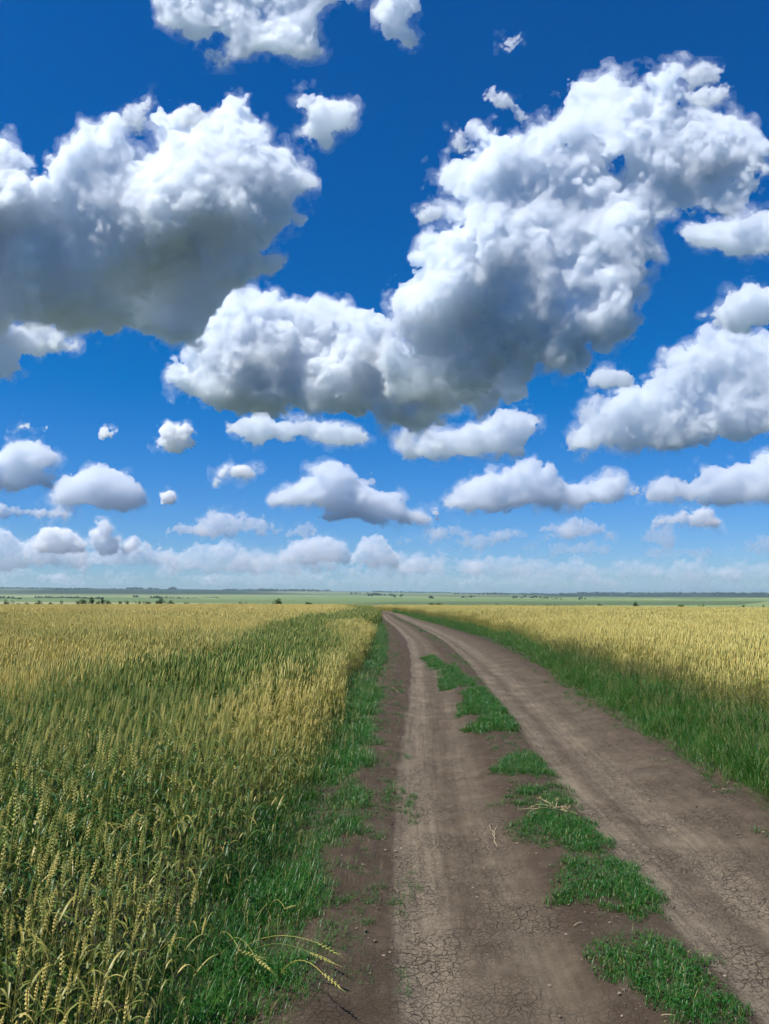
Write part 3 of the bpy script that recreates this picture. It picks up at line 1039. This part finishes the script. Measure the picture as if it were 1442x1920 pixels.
def scatter(name, label, cat, coll_meshes, pts, yaw, size, pick, ripe=None, tilt=None):
    me = bpy.data.meshes.new(name)
    me.vertices.add(len(pts))
    me.vertices.foreach_set('co', np.ascontiguousarray(pts, np.float32).ravel())
    a = me.attributes.new('pick', 'INT', 'POINT')
    a.data.foreach_set('value', np.ascontiguousarray(pick, np.int32))
    a = me.attributes.new('turn', 'FLOAT_VECTOR', 'POINT')
    tv = np.zeros((len(pts), 3), np.float32)
    tv[:, 2] = yaw
    if tilt is not None:
        tv[:, :2] = tilt
    a.data.foreach_set('vector', tv.ravel())
    a = me.attributes.new('size', 'FLOAT_VECTOR', 'POINT')
    sv = np.broadcast_to(np.asarray(size, np.float32).reshape(len(pts), -1), (len(pts), 3))
    a.data.foreach_set('vector', np.ascontiguousarray(sv).ravel())
    if ripe is not None:
        add_attr(me, 'ripe', ripe)
    o = link(name, me)
    md = o.modifiers.new('scatter', 'NODES')
    md.node_group = scatter_group(source_collection(name + '_plant', coll_meshes))
    tag(o, label, cat, kind='stuff')
    return o


# ---------------------------------------------------------------- wheat
def ripe_left(x, y):
    n = noise2(x, y, 1.6, 21) - .5
    n2 = noise2(x, y * .5, 5.0, 22) - .5
    e = x - wheat_edge_left(y) + 1.3 * n2
    across = .74 - 1.16 * smooth(-.6, -1.4, e) + 1.28 * smooth(-2.3, -3.6, e)
    near = np.interp(y, [1.2, 2.4, 3.2, 4.2, 5.0, 6.2], [.85, .75, .25, .02, .10, .10])
    k = smooth(5.2, 7.5, y)
    r = across * k + near * (1 - k)
    r = r - .22 * smooth(.1, .5, noise2(x * .3, y, 9.0, 23) - .3) * smooth(12, 16, y) * (1 - smooth(34, 48, y))  # patchy olive band across the middle distance
    r = r + .22 * smooth(34, 55, y)
    return np.clip(r + .5 * n * (1 - smooth(20, 60, y)) + .25 * n2 + .25 * smooth(40, 70, y), 0, 1.35)


def ripe_right(x, y):
    n2 = noise2(x * .6, y, 7.0, 24) - .5
    d = x - wheat_edge_right(y)
    return np.clip(.92 + .45 * n2 - .22 * (1 - smooth(0, .7, d)) - .12 * smooth(30, 60, y) * (1 - smooth(60, 90, y)), 0, 1)


def grid_pts(x0, x1, y0, y1, step, rng, jit=.5):
    gx = np.arange(x0, x1, step)
    gy = np.arange(y0, y1, step)
    X, Y = np.meshgrid(gx, gy, indexing='ij')
    X = X.ravel() + (rng.random(X.size) - .5) * step * 2 * jit
    Y = Y.ravel() + (rng.random(Y.size) - .5) * step * 2 * jit
    return X, Y


rw = np.random.default_rng(11)
VAR = [stalk_parts(np.random.default_rng(200 + i), 2, wind=.10) for i in range(8)]
near_meshes = []
for s_, e_, l_ in VAR:
    mb = MB()
    s_.m = [np.full(len(q), 1) for q in s_.m]
    mb.merge(s_)
    mb.merge(e_)
    for q in l_:
        q2 = MB()
        q2.merge(q)
        q2.m = [np.full(len(z), 2) for z in q2.m]
        mb.merge(q2)
    near_meshes.append(mb.mesh('wheat_plant', W_MATS))

X, Y = grid_pts(-8, -.2, .75, 9.0, 1 / math.sqrt(205), rw)
edge = wheat_edge_left(Y) + .16 * (noise2(X, Y, .5, 31) - .5)
keep = (X < edge) & (X > -.62 * Y - 1.3) & (rw.random(len(X)) < smooth(0.0, .35, edge - X) * .75 + .25)
keep &= noise2(X, Y, .33, 32) + .35 * rw.random(len(X)) > .40
X, Y = X[keep], Y[keep]
Z = terrain(X, Y) - .01
yaw = rw.normal(size=len(X)) * .9
sz = (.80 + .32 * rw.random(len(X))) * (.66 + .34 * smooth(0, .9, wheat_edge_left(Y) - X)) * (.88 + .24 * noise2(X, Y, .6, 38))
pick = rw.integers(0, 8, len(X))
ripe = ripe_left(X, Y)
# the three hundred plants that show largest: real single objects
cz = Z + .55 - CAM.z
dep = Y * math.cos(PITCH) + cz * math.sin(PITCH)
px_ = 721 + FPX * X / dep
py_ = 960 - FPX * (cz * math.cos(PITCH) - Y * math.sin(PITCH)) / dep
vis = (px_ > 0) & (px_ < 1442) & (py_ < 1915)
order = np.argsort(np.where(vis, dep, 1e6))
solo = order[:290]
rest = np.ones(len(X), bool)
rest[solo] = False
tl = np.stack([.05 * rw.normal(size=len(X)), .05 * rw.normal(size=len(X))], 1)
scatter('wheat_crop', 'green to golden wheat standing in the field left of the track', 'wheat crop', near_meshes,
        np.stack([X, Y, Z], 1)[rest], yaw[rest], sz[rest], pick[rest], ripe[rest], tl[rest])
part_meshes = []
for s_, e_, l_ in VAR:
    part_meshes.append((s_.mesh('stem', [M_EAR, M_STEM, M_LEAF]), e_.mesh('ear', [M_EAR]), [q.mesh('leaf', [M_LEAF]) for q in l_]))
for i in solo:
    root = link('wheat_stalk', None)
    root.empty_display_size = .05
    root.location = (X[i], Y[i], Z[i])
    root.rotation_euler = (tl[i, 0], tl[i, 1], yaw[i])
    root.scale = (sz[i],) * 3
    tag(root, 'ripening wheat stalk with thick ear at the near end of the left field', 'wheat stalk', 'wheat stalks nearest to the camera')
    sm, em, lms = part_meshes[pick[i]]
    for nm, me in [('stem', sm), ('ear', em)] + [('leaf', q) for q in lms]:
        c = link(nm, me)
        c.parent = root
        c['ripe'] = float(ripe[i])

# clumps for the middle distance and beyond
mid_meshes = [clump(np.random.default_rng(300 + i), 1, .5, 62, wind=.12).mesh('wheat_clump', W_MATS) for i in range(5)]
far_meshes = [clump(np.random.default_rng(320 + i), 0, 2.2, 520, wind=.12).mesh('wheat_clump_far', W_MATS) for i in range(3)]


def crop(name, label, side, ripe_f, y_start):
    P, R, K, S = [], [], [], []
    for kind, y0, y1, step in ((0, y_start, 34, .40), (1, 34, 250, 1.6)):
        if side < 0:
            Xc, Yc = grid_pts(-.62 * y1 - 3, 0, y0, y1, step, rw, .45)
            e = wheat_edge_left(Yc)
            ok = (Xc < e - (.22 if kind == 0 else .9)) & (Xc > -.62 * Yc - 3)
        else:
            Xc, Yc = grid_pts(0, .62 * y1 + 4, y0, y1, step, rw, .45)
            e = wheat_edge_right(Yc)
            ok = (Xc > e + (.22 if kind == 0 else .9)) & (Xc < .62 * Yc + 4)
        ok &= np.hypot(Xc, Yc) < 236 + 10 * noise2(Xc, Yc, 30, 33)
        Xc, Yc = Xc[ok], Yc[ok]
        P.append(np.stack([Xc, Yc, terrain(Xc, Yc) - .02], 1))
        R.append(ripe_f(Xc, Yc))
        K.append(rw.integers(0, 5, len(Xc)) if kind == 0 else 5 + rw.integers(0, 3, len(Xc)))
        S.append((.86 + .26 * rw.random(len(Xc)) + .26 * (noise2(Xc, Yc, 2.5, 34) - .5)) * (.68 + .32 * smooth(0, 1.1, np.abs(Xc - e[ok]))))
    P = np.concatenate(P)
    yw = rw.normal(size=len(P)) * .5
    scatter(name, label, 'wheat crop', mid_meshes + far_meshes, P, yw, np.concatenate(S), np.concatenate(K), np.concatenate(R))


crop('wheat_crop', 'wide band of wheat running from mid field to the skyline left of the track', -1, ripe_left, 9.0)
crop('wheat_crop', 'ripe golden wheat covering the whole field right of the track', 1, ripe_right, 4.0)

# ---------------------------------------------------------------- grass verges
G_MATS = [M_GRASS, M_SEED, M_WEED]
GD_MATS = [M_GRASS_DARK, M_SEED, M_WEED]
short_m = [blade_tuft(np.random.default_rng(400 + i), 52, .04, .19, .10, .0018, 1.15, (.02, 0), 1 if i == 2 else 0, 2, 4, .5).mesh('short_tuft', G_MATS) for i in range(5)]
tall_m = [blade_tuft(np.random.default_rng(420 + i), 52, .12, .40 + .12 * (i % 3 == 0), .14, .0022, .9, ((.16, .02, -.10)[i % 3], (-.04, .05, 0)[i % 3]), (1, 4, 2)[i % 3], 1, 5).mesh('tall_tuft', GD_MATS if i % 2 else G_MATS) for i in range(9)]


def verge(name, label, meshes, area, step, scale_f, cat='grass'):
    Xs, Ys = [], []
    for (x0, x1, y0, y1, st) in area:
        a, b_ = grid_pts(x0, x1, y0, y1, st, rw)
        Xs.append(a)
        Ys.append(b_)
    Xv, Yv = np.concatenate(Xs), np.concatenate(Ys)
    s = scale_f(Xv, Yv)
    k = s > .05
    Xv, Yv, s = Xv[k], Yv[k], s[k]
    scatter(name, label, cat, meshes, np.stack([Xv, Yv, surf_z(Xv, Yv) - .012], 1), rw.random(len(Xv)) * .9 - .45, s, rw.integers(0, len(meshes), len(Xv)))


def left_scale(x, y):
    le, _ = road_edges(y)
    e = road_c(y) + le + .16 * (noise2(x, y, .45, 35) - .5) + .08 * (noise2(x, y, .14, 39) - .5)
    inside = (x < e) & (x > wheat_edge_left(y) - .35)
    d = e - x
    s = (.28 + .62 * smooth(0, .40, d)) * (.30 + 1.0 * noise2(x, y, .22, 36))
    s = s * (1 + .25 * smooth(6, 20, y))
    bare = smooth(.60, .68, noise2(x, y, .38, 37)) * (1 - smooth(.15, .4, d))
    return np.where(inside, s * (1 - bare), 0)


def right_scale(x, y):
    _, re = road_edges(y)
    e = road_c(y) + re + .30 * (noise2(x, y, .8, 45) - .5) + .12 * (noise2(x, y, .2, 49) - .5)
    inside = (x > e) & (x < wheat_edge_right(y) + .35)
    d = x - e
    s = (.22 + .85 * smooth(0, .75, d)) * (.55 + .8 * noise2(x, y, .5, 46))
    return np.where(inside, s, 0)


verge('verge_grass', 'short bright green grass and weeds between the track and the left wheat', short_m, [(-1.6, .4, .8, 14, .075), (-1.4, 1.0, 14, 100, .16)], 0, left_scale)
verge('verge_grass', 'tall rank green grass along the right side of the track', tall_m, [(2.2, 5.0, 3.5, 20, .095), (1.2, 5.6, 20, 110, .17)], 0, right_scale)


def undergrowth(x, y):
    e = wheat_edge_left(y)
    n = noise2(x, y, 1.1, 55)
    return np.where((x < e + .1) & (x > -.62 * y - 1.2) & (rw.random(len(x)) < .25 + 1.3 * smooth(.42, .62, n)), (.45 + .7 * rw.random(len(x))) * (.6 + .4 * smooth(0, 1.0, e - x)), 0)


verge('wheat_undergrowth', 'fresh green leafy growth between the wheat stalks near the left verge', tall_m, [(-7, -.3, .9, 9.5, .15), (-6, -.3, 9.5, 16, .22)], 0, undergrowth)

# thin growth between and beside the wheel ruts
def strip_scale(x, y):
    u = x - road_c(y)
    le, re = road_edges(y)
    mid = smooth(.95, 1.08, u) * (1 - smooth(1.38, 1.5, u))
    cover = smooth(.50, .62, noise2(x, y * .6, .9, 51)) * smooth(9, 14, y) + .30 * smooth(.45, .6, noise2(x, y, .4, 53)) + .06
    sh = smooth(.5, .6, noise2(x, y, .35, 52)) * ((u < le + .22) & (u > le - .05) | (u > re - .25) & (u < re + .05))
    return np.where(rw.random(len(x)) < mid * cover * .8 + .40 * sh, .22 + .3 * rw.random(len(x)), 0)


verge('sparse_grass', 'thin scattered grass on the bare soil between and beside the ruts', short_m, [(-.7, 3.6, 2.0, 16, .06), (-.5, 4.4, 16, 75, .11)], 0, strip_scale)


# ---------------------------------------------------------------- grass patches in the middle of the track
def on_ground(px, py):
    d = pix_dir(px, py)
    t = CAM.z / -d.z
    return d.x * t, d.y * t


PATCH = [
    ([(1105, 1772), (1180, 1765), (1260, 1775), (1320, 1800), (1335, 1850), (1385, 1870), (1370, 1915), (1250, 1935), (1225, 1890), (1170, 1850), (1110, 1815)], 1.0, 'leafy green grass patch nearest the camera between the ruts'),
    ([(1040, 1630), (1120, 1612), (1190, 1620), (1225, 1650), (1250, 1705), (1190, 1722), (1110, 1700), (1040, 1690)], 1.0, 'broad green grass patch second from the camera between the ruts'),
    ([(962, 1550), (1010, 1530), (1085, 1532), (1120, 1555), (1150, 1590), (1080, 1600), (985, 1578)], 1.0, 'bright green grass patch just beyond the broad one in the strip'),
    ([(925, 1500), (985, 1475), (1060, 1470), (1095, 1512), (1020, 1535), (950, 1520)], .35, 'thin half-bare grass patch around the dry weed'),
    ([(915, 1450), (960, 1418), (1005, 1410), (1035, 1450), (980, 1455)], .95, 'small bright grass patch on its own past the dry weed'),
    ([(872, 1365), (915, 1345), (955, 1345), (972, 1372), (900, 1374)], .9, 'flat green grass patch fifth along the strip'),
    ([(862, 1338), (872, 1300), (905, 1290), (945, 1335), (930, 1342)], .95, 'bright square-ended grass patch farther up the strip'),
    ([(828, 1286), (822, 1255), (850, 1245), (890, 1288)], .7, 'long faded grass patch farthest up the strip'),
    ([(808, 1250), (792, 1228), (812, 1222), (842, 1248)], .6, 'faint narrow grass patch at the head of the strip'),
]
low_m = [blade_tuft(np.random.default_rng(440 + i), 40, .018, .075, .06, .0015, 1.0, (0, 0), 0, 2, 3, .42) for i in range(6)]
rp = np.random.default_rng(5)
for poly, dens, lab in PATCH:
    W_ = np.array([on_ground(*q) for q in poly])
    W_ = W_.mean(0) + (W_ - W_.mean(0)) * 1.12
    c = W_.mean(0)
    x0, y0 = W_.min(0)
    x1, y1 = W_.max(0)
    st = .042 if c[1] < 8 else .06
    Xp, Yp = grid_pts(x0 - .05, x1 + .05, y0 - .05, y1 + .05, st, rp)
    d = poly_dist(Xp.astype(np.float32), Yp.astype(np.float32), W_) + .13 * (noise2(Xp, Yp, .12, 61) - .5) + .07 * (noise2(Xp, Yp, .05, 62) - .5)
    ok = (d > 0) & (rp.random(len(Xp)) < dens * (.45 + .55 * np.clip(d / .08, 0, 1)) * (.6 + .8 * noise2(Xp, Yp, .16, 63)))
    mb = MB()
    for x, y, dd in zip(Xp[ok], Yp[ok], d[ok]):
        s = (.55 + .6 * rp.random()) * (.6 + .4 * min(1, dd / .08)) * (1.0 if c[1] < 8 else 1.5)
        mb.merge(low_m[rp.integers(0, 6)], (rotz(rp.random() * 6.28) * s, np.array([x - c[0], y - c[1], float(surf_z(x, y)) - float(surf_z(*c)) - .006])), rp.random())
    o = link('grass_patch', mb.mesh('grass_patch', G_MATS))
    o.location = (c[0], c[1], float(surf_z(*c)))
    tag(o, lab, 'grass patch', 'grass patches between the ruts')

# ---------------------------------------------------------------- ears leaning out of the verge, twig, straws, dry weed
LEANERS = [((430, 1800), (595, 1768), (636, 1781), 'wheat stalk bowed low over the verge with the ear farthest to the right'),
           ((440, 1812), (582, 1787), (615, 1792), 'wheat stalk bowed just below the rightmost one'),
           ((420, 1780), (480, 1797), (527, 1824), 'wheat stalk drooping steeply with its ear hanging to the soil'),
           ((400, 1770), (450, 1784), (495, 1788), 'wheat stalk lying almost level in the verge left of the others'),
           ((500, 1720), (535, 1705), (562, 1688), 'wheat stalk rising at a slant from the middle of the verge'),
           ((520, 1835), (605, 1825), (638, 1842), 'wheat stalk fallen at the muddy edge of the track')]
for q, (a, b_, c_, lab) in enumerate(LEANERS):
    r = np.random.default_rng(500 + q)
    A = np.array([*on_ground(*a), 0.0]) * np.array([1, 1, 0])
    B = np.array([*on_ground(*b_), 0])
    C_ = np.array([*on_ground(*c_), 0])
    zb = .10 + .05 * r.random()
    k = 1 - zb / CAM.z
    B, C_ = B * k + np.array([0, 0, zb]), C_ * k + np.array([0, 0, zb])
    C_[2] -= .02
    A[2] = float(surf_z(A[0], A[1]))
    t = np.linspace(0, 1, 10)[:, None]
    ctrl = A * .6 + B * .4 + np.array([0, 0, .13])
    path = (1 - t) ** 2 * A + 2 * t * (1 - t) * ctrl + t ** 2 * B
    root = link('wheat_stalk', None)
    root.location = A
    tag(root, lab, 'wheat stalk', 'wheat stalks leaning over the left verge')
    mb = MB()
    v, f = tube(path - A, .0017, 5)
    mb.add(v, f, .6)
    c = link('stem', mb.mesh('stem', [M_STEM]))
    c.parent = root
    c['ripe'] = .45
    D = C_ - B
    c = link('ear', ear_mb(r, path[-1] - A, D, 2, 1.05).mesh('ear', [M_EAR]))
    c.parent = root
    c['ripe'] = .5

r = np.random.default_rng(77)
A = np.array([*on_ground(932, 1576), 0])
A[2] = float(surf_z(A[0], A[1])) + .006
B = np.array([*on_ground(926, 1556), 0])
mb = MB()
for end in ((917, 1540), (931, 1543), None):
    E = np.array([*on_ground(*end), 0]) if end else A * np.array([1, 1, 0])
    E0 = B if end else B
    pts = np.array([E0 * (1 - s) + E * s for s in np.linspace(0, 1, 6)])
    pts[:, 2] = surf_z(pts[:, 0], pts[:, 1]) + .007 + (.02 * np.linspace(0, 1, 6) if end else 0)
    pts[:, 0] += .004 * r.normal(size=6)
    v, f = tube(pts - A, np.linspace(.0028, .0016, 6), 5)
    mb.add(v, f, .5)
tw = link('dry_twig', mb.mesh('dry_twig', [M_DRY]))
tw.location = A
tag(tw, 'pale forked dry twig lying on the bare soil beside the left rut', 'twig')
for (a, b_), lab in ((((1076, 1738), (1092, 1735)), 'short pale straw lying at the edge of the broad grass patch'),
                     (((1058, 1676), (1074, 1672)), 'pale straw lying inside the second grass patch'),
                     (((735, 1290), (748, 1299)), 'thin straw at the far left edge of the track'),
                     (((1240, 1916), (1265, 1919)), 'pale stalk end at the bottom of the nearest grass patch')):
    A, B = np.array([*on_ground(*a), 0]), np.array([*on_ground(*b_), 0])
    pts = np.array([A * (1 - s) + B * s for s in np.linspace(0, 1, 5)])
    pts[:, 2] = surf_z(pts[:, 0], pts[:, 1]) + .012 + .004 * np.sin(np.linspace(0, 3, 5))
    mb = MB()
    v, f = tube(pts - A, .0017, 5)
    mb.add(v, f, r.random())
    o = link('straw', mb.mesh('straw', [M_DRY]))
    o.location = A
    tag(o, lab, 'straw', 'loose straws on the track')
c0 = np.array([*on_ground(1040, 1522), 0])
c0[2] = float(surf_z(c0[0], c0[1]))
root = link('dry_weed', None)
root.location = c0
tag(root, 'withered sprawling weed on the thin patch between the ruts', 'dry weed')
ms, ml = MB(), MB()
for q in range(11):
    a = r.random() * 6.28 if q > 2 else (3.3 + .25 * q)
    L_ = .10 + .16 * r.random() + (.12 if q < 3 else 0)
    s = np.linspace(0, 1, 7)
    P = np.stack([np.cos(a) * L_ * s, np.sin(a) * L_ * s, .01 + (.07 * r.random()) * np.sin(s * 2.4)], 1)
    P[:, :2] += .008 * r.normal(size=(7, 2))
    v, f = tube(P, np.linspace(.003, .0012, 7), 4)
    ms.add(v, f, r.random())
    for w_ in range(5):
        t = .3 + .7 * r.random()
        p = np.array([np.interp(t, s, P[:, j]) for j in range(3)])
        o_ = r.normal(size=3) * np.array([1, 1, .6])
        o_ /= np.linalg.norm(o_)
        sd = np.cross(o_, [0, 0, 1.0])
        ml.add([p, p + o_ * .014 + sd * .005, p + o_ * .028, p + o_ * .014 - sd * .005], [[0, 1, 2, 3]], .9 + .1 * r.random())
for nm, m_, mt in (('stem', ms, [M_DRY]), ('leaf', ml, [M_SEED])):
    c = link(nm, m_.mesh(nm, mt))
    c.parent = root


# crumbs of dry soil
def crumb(rng):
    import bmesh
    bm = bmesh.new()
    bmesh.ops.create_icosphere(bm, subdivisions=2, radius=1)
    for v in bm.verts:
        n = vnoise(np.array([[*v.co]], np.float32) * 1.3 + rng.random() * 0 + rng.integers(0, 50), 3)[0]
        v.co *= .7 + .6 * n
        v.co.z *= .6
    me = bpy.data.meshes.new('crumb')
    bm.to_mesh(me)
    bm.free()
    m, nt, n, l = CRUMB
    me.materials.append(m)
    return me


CRUMB = new_mat('dry_clod')
_b = NB(CRUMB[1])
_oi = CRUMB[2].new('ShaderNodeObjectInfo')
_b.out(_b.bsdf(_b.ramp(_oi.outputs['Random'], [(0, (.085, .064, .047)), (1, (.24, .195, .14))]), .95, .1))
rc = np.random.default_rng(8)
Xc = rc.random(26000) * 4.2 - .7
Yc = 2.4 + 14 * rc.random(26000) ** 1.6
le_, re_ = road_edges(Yc)
dens_ = .10 + .9 * np.exp(-((Xc - le_) / .16) ** 2) + .8 * np.exp(-((Xc - re_) / .22) ** 2) + .45 * smooth(.8, .95, Xc) * (1 - smooth(1.4, 1.55, Xc))
ok = rc.random(len(Xc)) < dens_ * .6
Xc, Yc = Xc[ok] + road_c(Yc[ok]), Yc[ok]
sz_ = (.0025 + .008 * rc.random(len(Xc)) ** 5)
scatter('soil_crumbs', 'small dry soil crumbs scattered over the track', 'soil crumbs', [crumb(np.random.default_rng(i)) for i in range(4)],
        np.stack([Xc, Yc, surf_z(Xc, Yc) + sz_ * .2], 1), rc.random(len(Xc)) * 6.28, sz_, rc.integers(0, 4, len(Xc)))


# ---------------------------------------------------------------- bushes along the far edge of the fields
def bush_meshes(seed, leaf=.16, n=520, tall=1.0):
    r = np.random.default_rng(seed)
    lobes = [(np.array([r.normal() * .38, r.normal() * .38, .42 + .5 * r.random() * tall]), .28 + .22 * r.random()) for _ in range(7)]
    mb = MB()
    for i in range(n):
        c, R_ = lobes[r.integers(0, 7)]
        d = r.normal(size=3)
        d /= np.linalg.norm(d)
        p = c + d * R_ * r.random() ** .4 * np.array([1, 1, .9])
        p[2] = max(p[2], .04)
        a, b_ = r.normal(size=3), r.normal(size=3)
        a /= np.linalg.norm(a)
        b_ -= a * (a @ b_)
        b_ /= np.linalg.norm(b_)
        s = leaf * (.5 + .7 * r.random())
        mb.add([p - a * s * .5, p - b_ * s * .3, p + a * s * .5, p + b_ * s * .3], [[0, 1, 2, 3]], r.random())
    tr = MB()
    for q in range(4):
        a = q * 1.57 + r.random()
        s = np.linspace(0, 1, 5)
        P = np.stack([np.cos(a) * .3 * s ** 1.5, np.sin(a) * .3 * s ** 1.5, .75 * s * tall - .1], 1)
        v, f = tube(P, np.linspace(.04, .012, 5), 5)
        tr.add(v, f, r.random())
    return mb, tr


BV = []
for i in range(6):
    crown_, tr_ = bush_meshes(600 + i, tall=(1.0 if i < 4 else 1.5))
    BV.append((crown_.mesh('crown', [M_BUSH]), crown_.mesh('crown', [M_BUSH_PALE]), tr_.mesh('trunk', [M_BARK])))
COMMON = 'small dark green bush in the loose row on the skyline of the wheat'
# x of the foot, y of the foot, height and width in photograph pixels
BUSH = [(19, 1133, 7, 10, 0, 'round dark bush standing apart at the left end of the skyline row'), (40, 1132, 4, 6, 0, ''), (55, 1131, 4, 5, 0, ''), (78, 1131, 6, 10, 0, ''), (98, 1132, 4, 9, 0, ''), (119, 1131, 4, 5, 0, ''),
        (150, 1132, 5, 6, 0, ''), (164, 1131, 8, 13, 0, ''), (175, 1131, 8, 8, 0, ''), (185, 1131, 5, 5, 0, ''), (195, 1132, 11, 9, 0, 'tallest spiky dark bush in the left part of the row'), (206, 1132, 9, 8, 0, ''),
        (228, 1131, 7, 6, 0, ''), (243, 1132, 7, 6, 0, ''), (263, 1131, 4, 5, 0, ''), (282, 1131, 6, 14, 0, ''), (305, 1132, 12, 12, 0, 'bush with a pointed top above the middle of the left wheat'), (321, 1131, 6, 12, 0, ''), (350, 1131, 4, 9, 0, ''),
        (382, 1132, 3, 10, 1, ''), (440, 1133, 3, 6, 0, ''), (455, 1133, 4, 9, 1, ''), (520, 1136, 15, 14, 0, 'tall lone dark bush left of the track end, biggest on that side'), (578, 1137, 11, 11, 1, 'pale yellow-green bush right of the lone dark one'),
        (606, 1139, 3, 8, 0, ''), (627, 1139, 4, 9, 0, ''), (645, 1139, 5, 12, 0, ''), (656, 1139, 5, 8, 0, ''), (672, 1140, 7, 7, 0, ''), (681, 1139, 5, 11, 0, ''), (708, 1141, 6, 7, 0, ''), (719, 1138, 6, 9, 0, 'low dark bush straight above the far end of the track'), (741, 1138, 5, 5, 0, ''),
        (757, 1139, 4, 6, 0, ''), (792, 1141, 8, 10, 0, ''), (813, 1141, 13, 24, 0, 'broad dense bush right of the track end, widest of all'), (829, 1140, 5, 6, 0, ''), (843, 1140, 5, 8, 0, ''), (858, 1140, 6, 6, 0, ''), (871, 1139, 4, 5, 0, ''), (893, 1139, 5, 6, 0, ''), (911, 1139, 4, 6, 0, ''), (930, 1140, 7, 9, 1, ''), (941, 1139, 4, 5, 0, ''),
        (980, 1137, 5, 7, 0, ''), (1000, 1138, 3, 5, 0, ''), (1026, 1138, 7, 12, 1, 'pale rounded bush about midway along the right skyline'), (1039, 1138, 4, 5, 0, ''), (1121, 1138, 5, 6, 1, ''), (1189, 1138, 8, 10, 0, 'round dark bush alone on the right skyline'), (1272, 1140, 9, 13, 0, 'wide dark bush with a low tail on the right skyline'), (1284, 1140, 4, 8, 0, ''),
        (1312, 1137, 3, 6, 1, ''), (1390, 1138, 5, 9, 0, ''), (1405, 1140, 4, 5, 0, ''), (1427, 1139, 6, 5, 0, ''), (-40, 1132, 6, 9, 0, ''), (1480, 1139, 6, 9, 0, '')]
rb = np.random.default_rng(9)
for px, py, hh, ww, pale, lab in BUSH:
    r_ = 244 + 22 * rb.random()
    x, y = (px - 721) / FPX * r_, r_
    m_ = r_ / FPX
    # the foot is hidden behind the ears, so stand on the ground there and reach up to the outline seen
    z = float(terrain(x, y))
    top = CAM.z + (1117.0 - (py - hh)) * m_
    h_ = max(top - z, 1.0) / 1.25
    w_ = ww * m_ / 1.2
    i = rb.integers(0, 6)
    root = link('bush', None)
    root.location = (x, y, z)
    tag(root, lab or COMMON, 'bush', 'bushes along the far edge of the fields')
    for nm, me in (('crown', BV[i][1 if pale else 0]), ('trunk', BV[i][2])):
        c = link(nm, me)
        c.parent = root
        c.scale = (w_, w_, h_)
        c.rotation_euler = (0, 0, rb.random() * 6.28)

# ---------------------------------------------------------------- far tree belts
rt = np.random.default_rng(12)
BELTS = [(70, 330, 2300, 4, 1.5), (180, 300, 2700, 6, 2), (330, 420, 2500, 3, 3), (-60, 45, 2100, 5, 2), (0, 160, 6800, 12, 5), (238, 300, 7300, 15, 5), (318, 332, 7300, 20, 4), (420, 620, 7000, 14, 5), (487, 600, 6900, 16, 6), (620, 720, 4300, 10, 7), (690, 760, 3600, 10, 7), (700, 1442, 7300, 10, 7), (860, 1010, 3000, 7, 6), (1000, 1120, 2300, 5, 8), (800, 830, 2500, 9, 6), (1080, 1500, 7500, 16, 4), (1100, 1500, 6200, 10, 7), (850, 1100, 5200, 9, 8), (-120, 260, 7500, 9, 7)]
mb = MB()
for xa, xb, r_, th, gap in BELTS:
    n = int((xb - xa) / FPX * r_ / gap)
    for q in range(n):
        u = rt.random()
        if noise2(xa + (xb - xa) * u, r_ * .05, 26, 70) < .40 and th < 12:
            continue
        rr = r_ * (1 + .03 * rt.normal()) + 260 * math.sin(u * 7 + xa)
        a = math.atan(((xa + (xb - xa) * u) - 721) / FPX)
        x, y = rr * math.sin(a), rr * math.cos(a)
        z = float(np.interp(rr, PR, PZL)) if False else 0.0
        mb_r = (x, y, th * (.6 + .7 * rt.random()))
        mb.v.append(mb_r)
TR = np.array(mb.v)
TZ = terrain(TR[:, 0], TR[:, 1])
mb = MB()
for (x, y, h_), z in zip(TR, TZ):
    for q in range(7):
        d = rt.normal(size=3)
        d /= np.linalg.norm(d)
        p = np.array([x, y, z + h_ * .5]) + d * np.array([.42, .42, .42]) * h_ * rt.random() ** .5
        a, b_ = rt.normal(size=3), rt.normal(size=3)
        a /= np.linalg.norm(a)
        b_ = np.cross(a, b_)
        b_ /= np.linalg.norm(b_)
        s = h_ * .42
        mb.add([p - a * s, p - b_ * s * .7, p + a * s, p + b_ * s * .7], [[0, 1, 2, 3]], rt.random())
o = link('far_tree_belts', mb.mesh('far_tree_belts', [M_BUSH]))
tag(o, 'dark tree belts and copses on the far hills', 'far trees', kind='stuff')

# ---------------------------------------------------------------- the air over the plain
HZ0, HZ1, HB = -75.0, 112.0, 15500.0
hv = np.array([(sx * HB, (-3200.0 if sy < 0 else HB), (HZ1 if sz > 0 else HZ0)) for sx in (-1, 1) for sy in (-1, 1) for sz in (-1, 1)])
hf = np.array([[0, 1, 3, 2], [4, 6, 7, 5], [0, 4, 5, 1], [2, 3, 7, 6], [0, 2, 6, 4], [1, 5, 7, 3]])
hm, nt, n, l = new_mat('haze_air')
pv = n.new('ShaderNodeVolumePrincipled')
pv.inputs['Color'].default_value = (.62, .80, 1.0, 1)
pv.inputs['Density'].default_value = 5.0e-5
pv.inputs['Anisotropy'].default_value = .2
ho = n.new('ShaderNodeOutputMaterial')
l.new(pv.outputs[0], ho.inputs['Volume'])
haze = link('haze', mesh_np('haze', hv, hf, [hm]))
haze['kind'] = 'stuff'
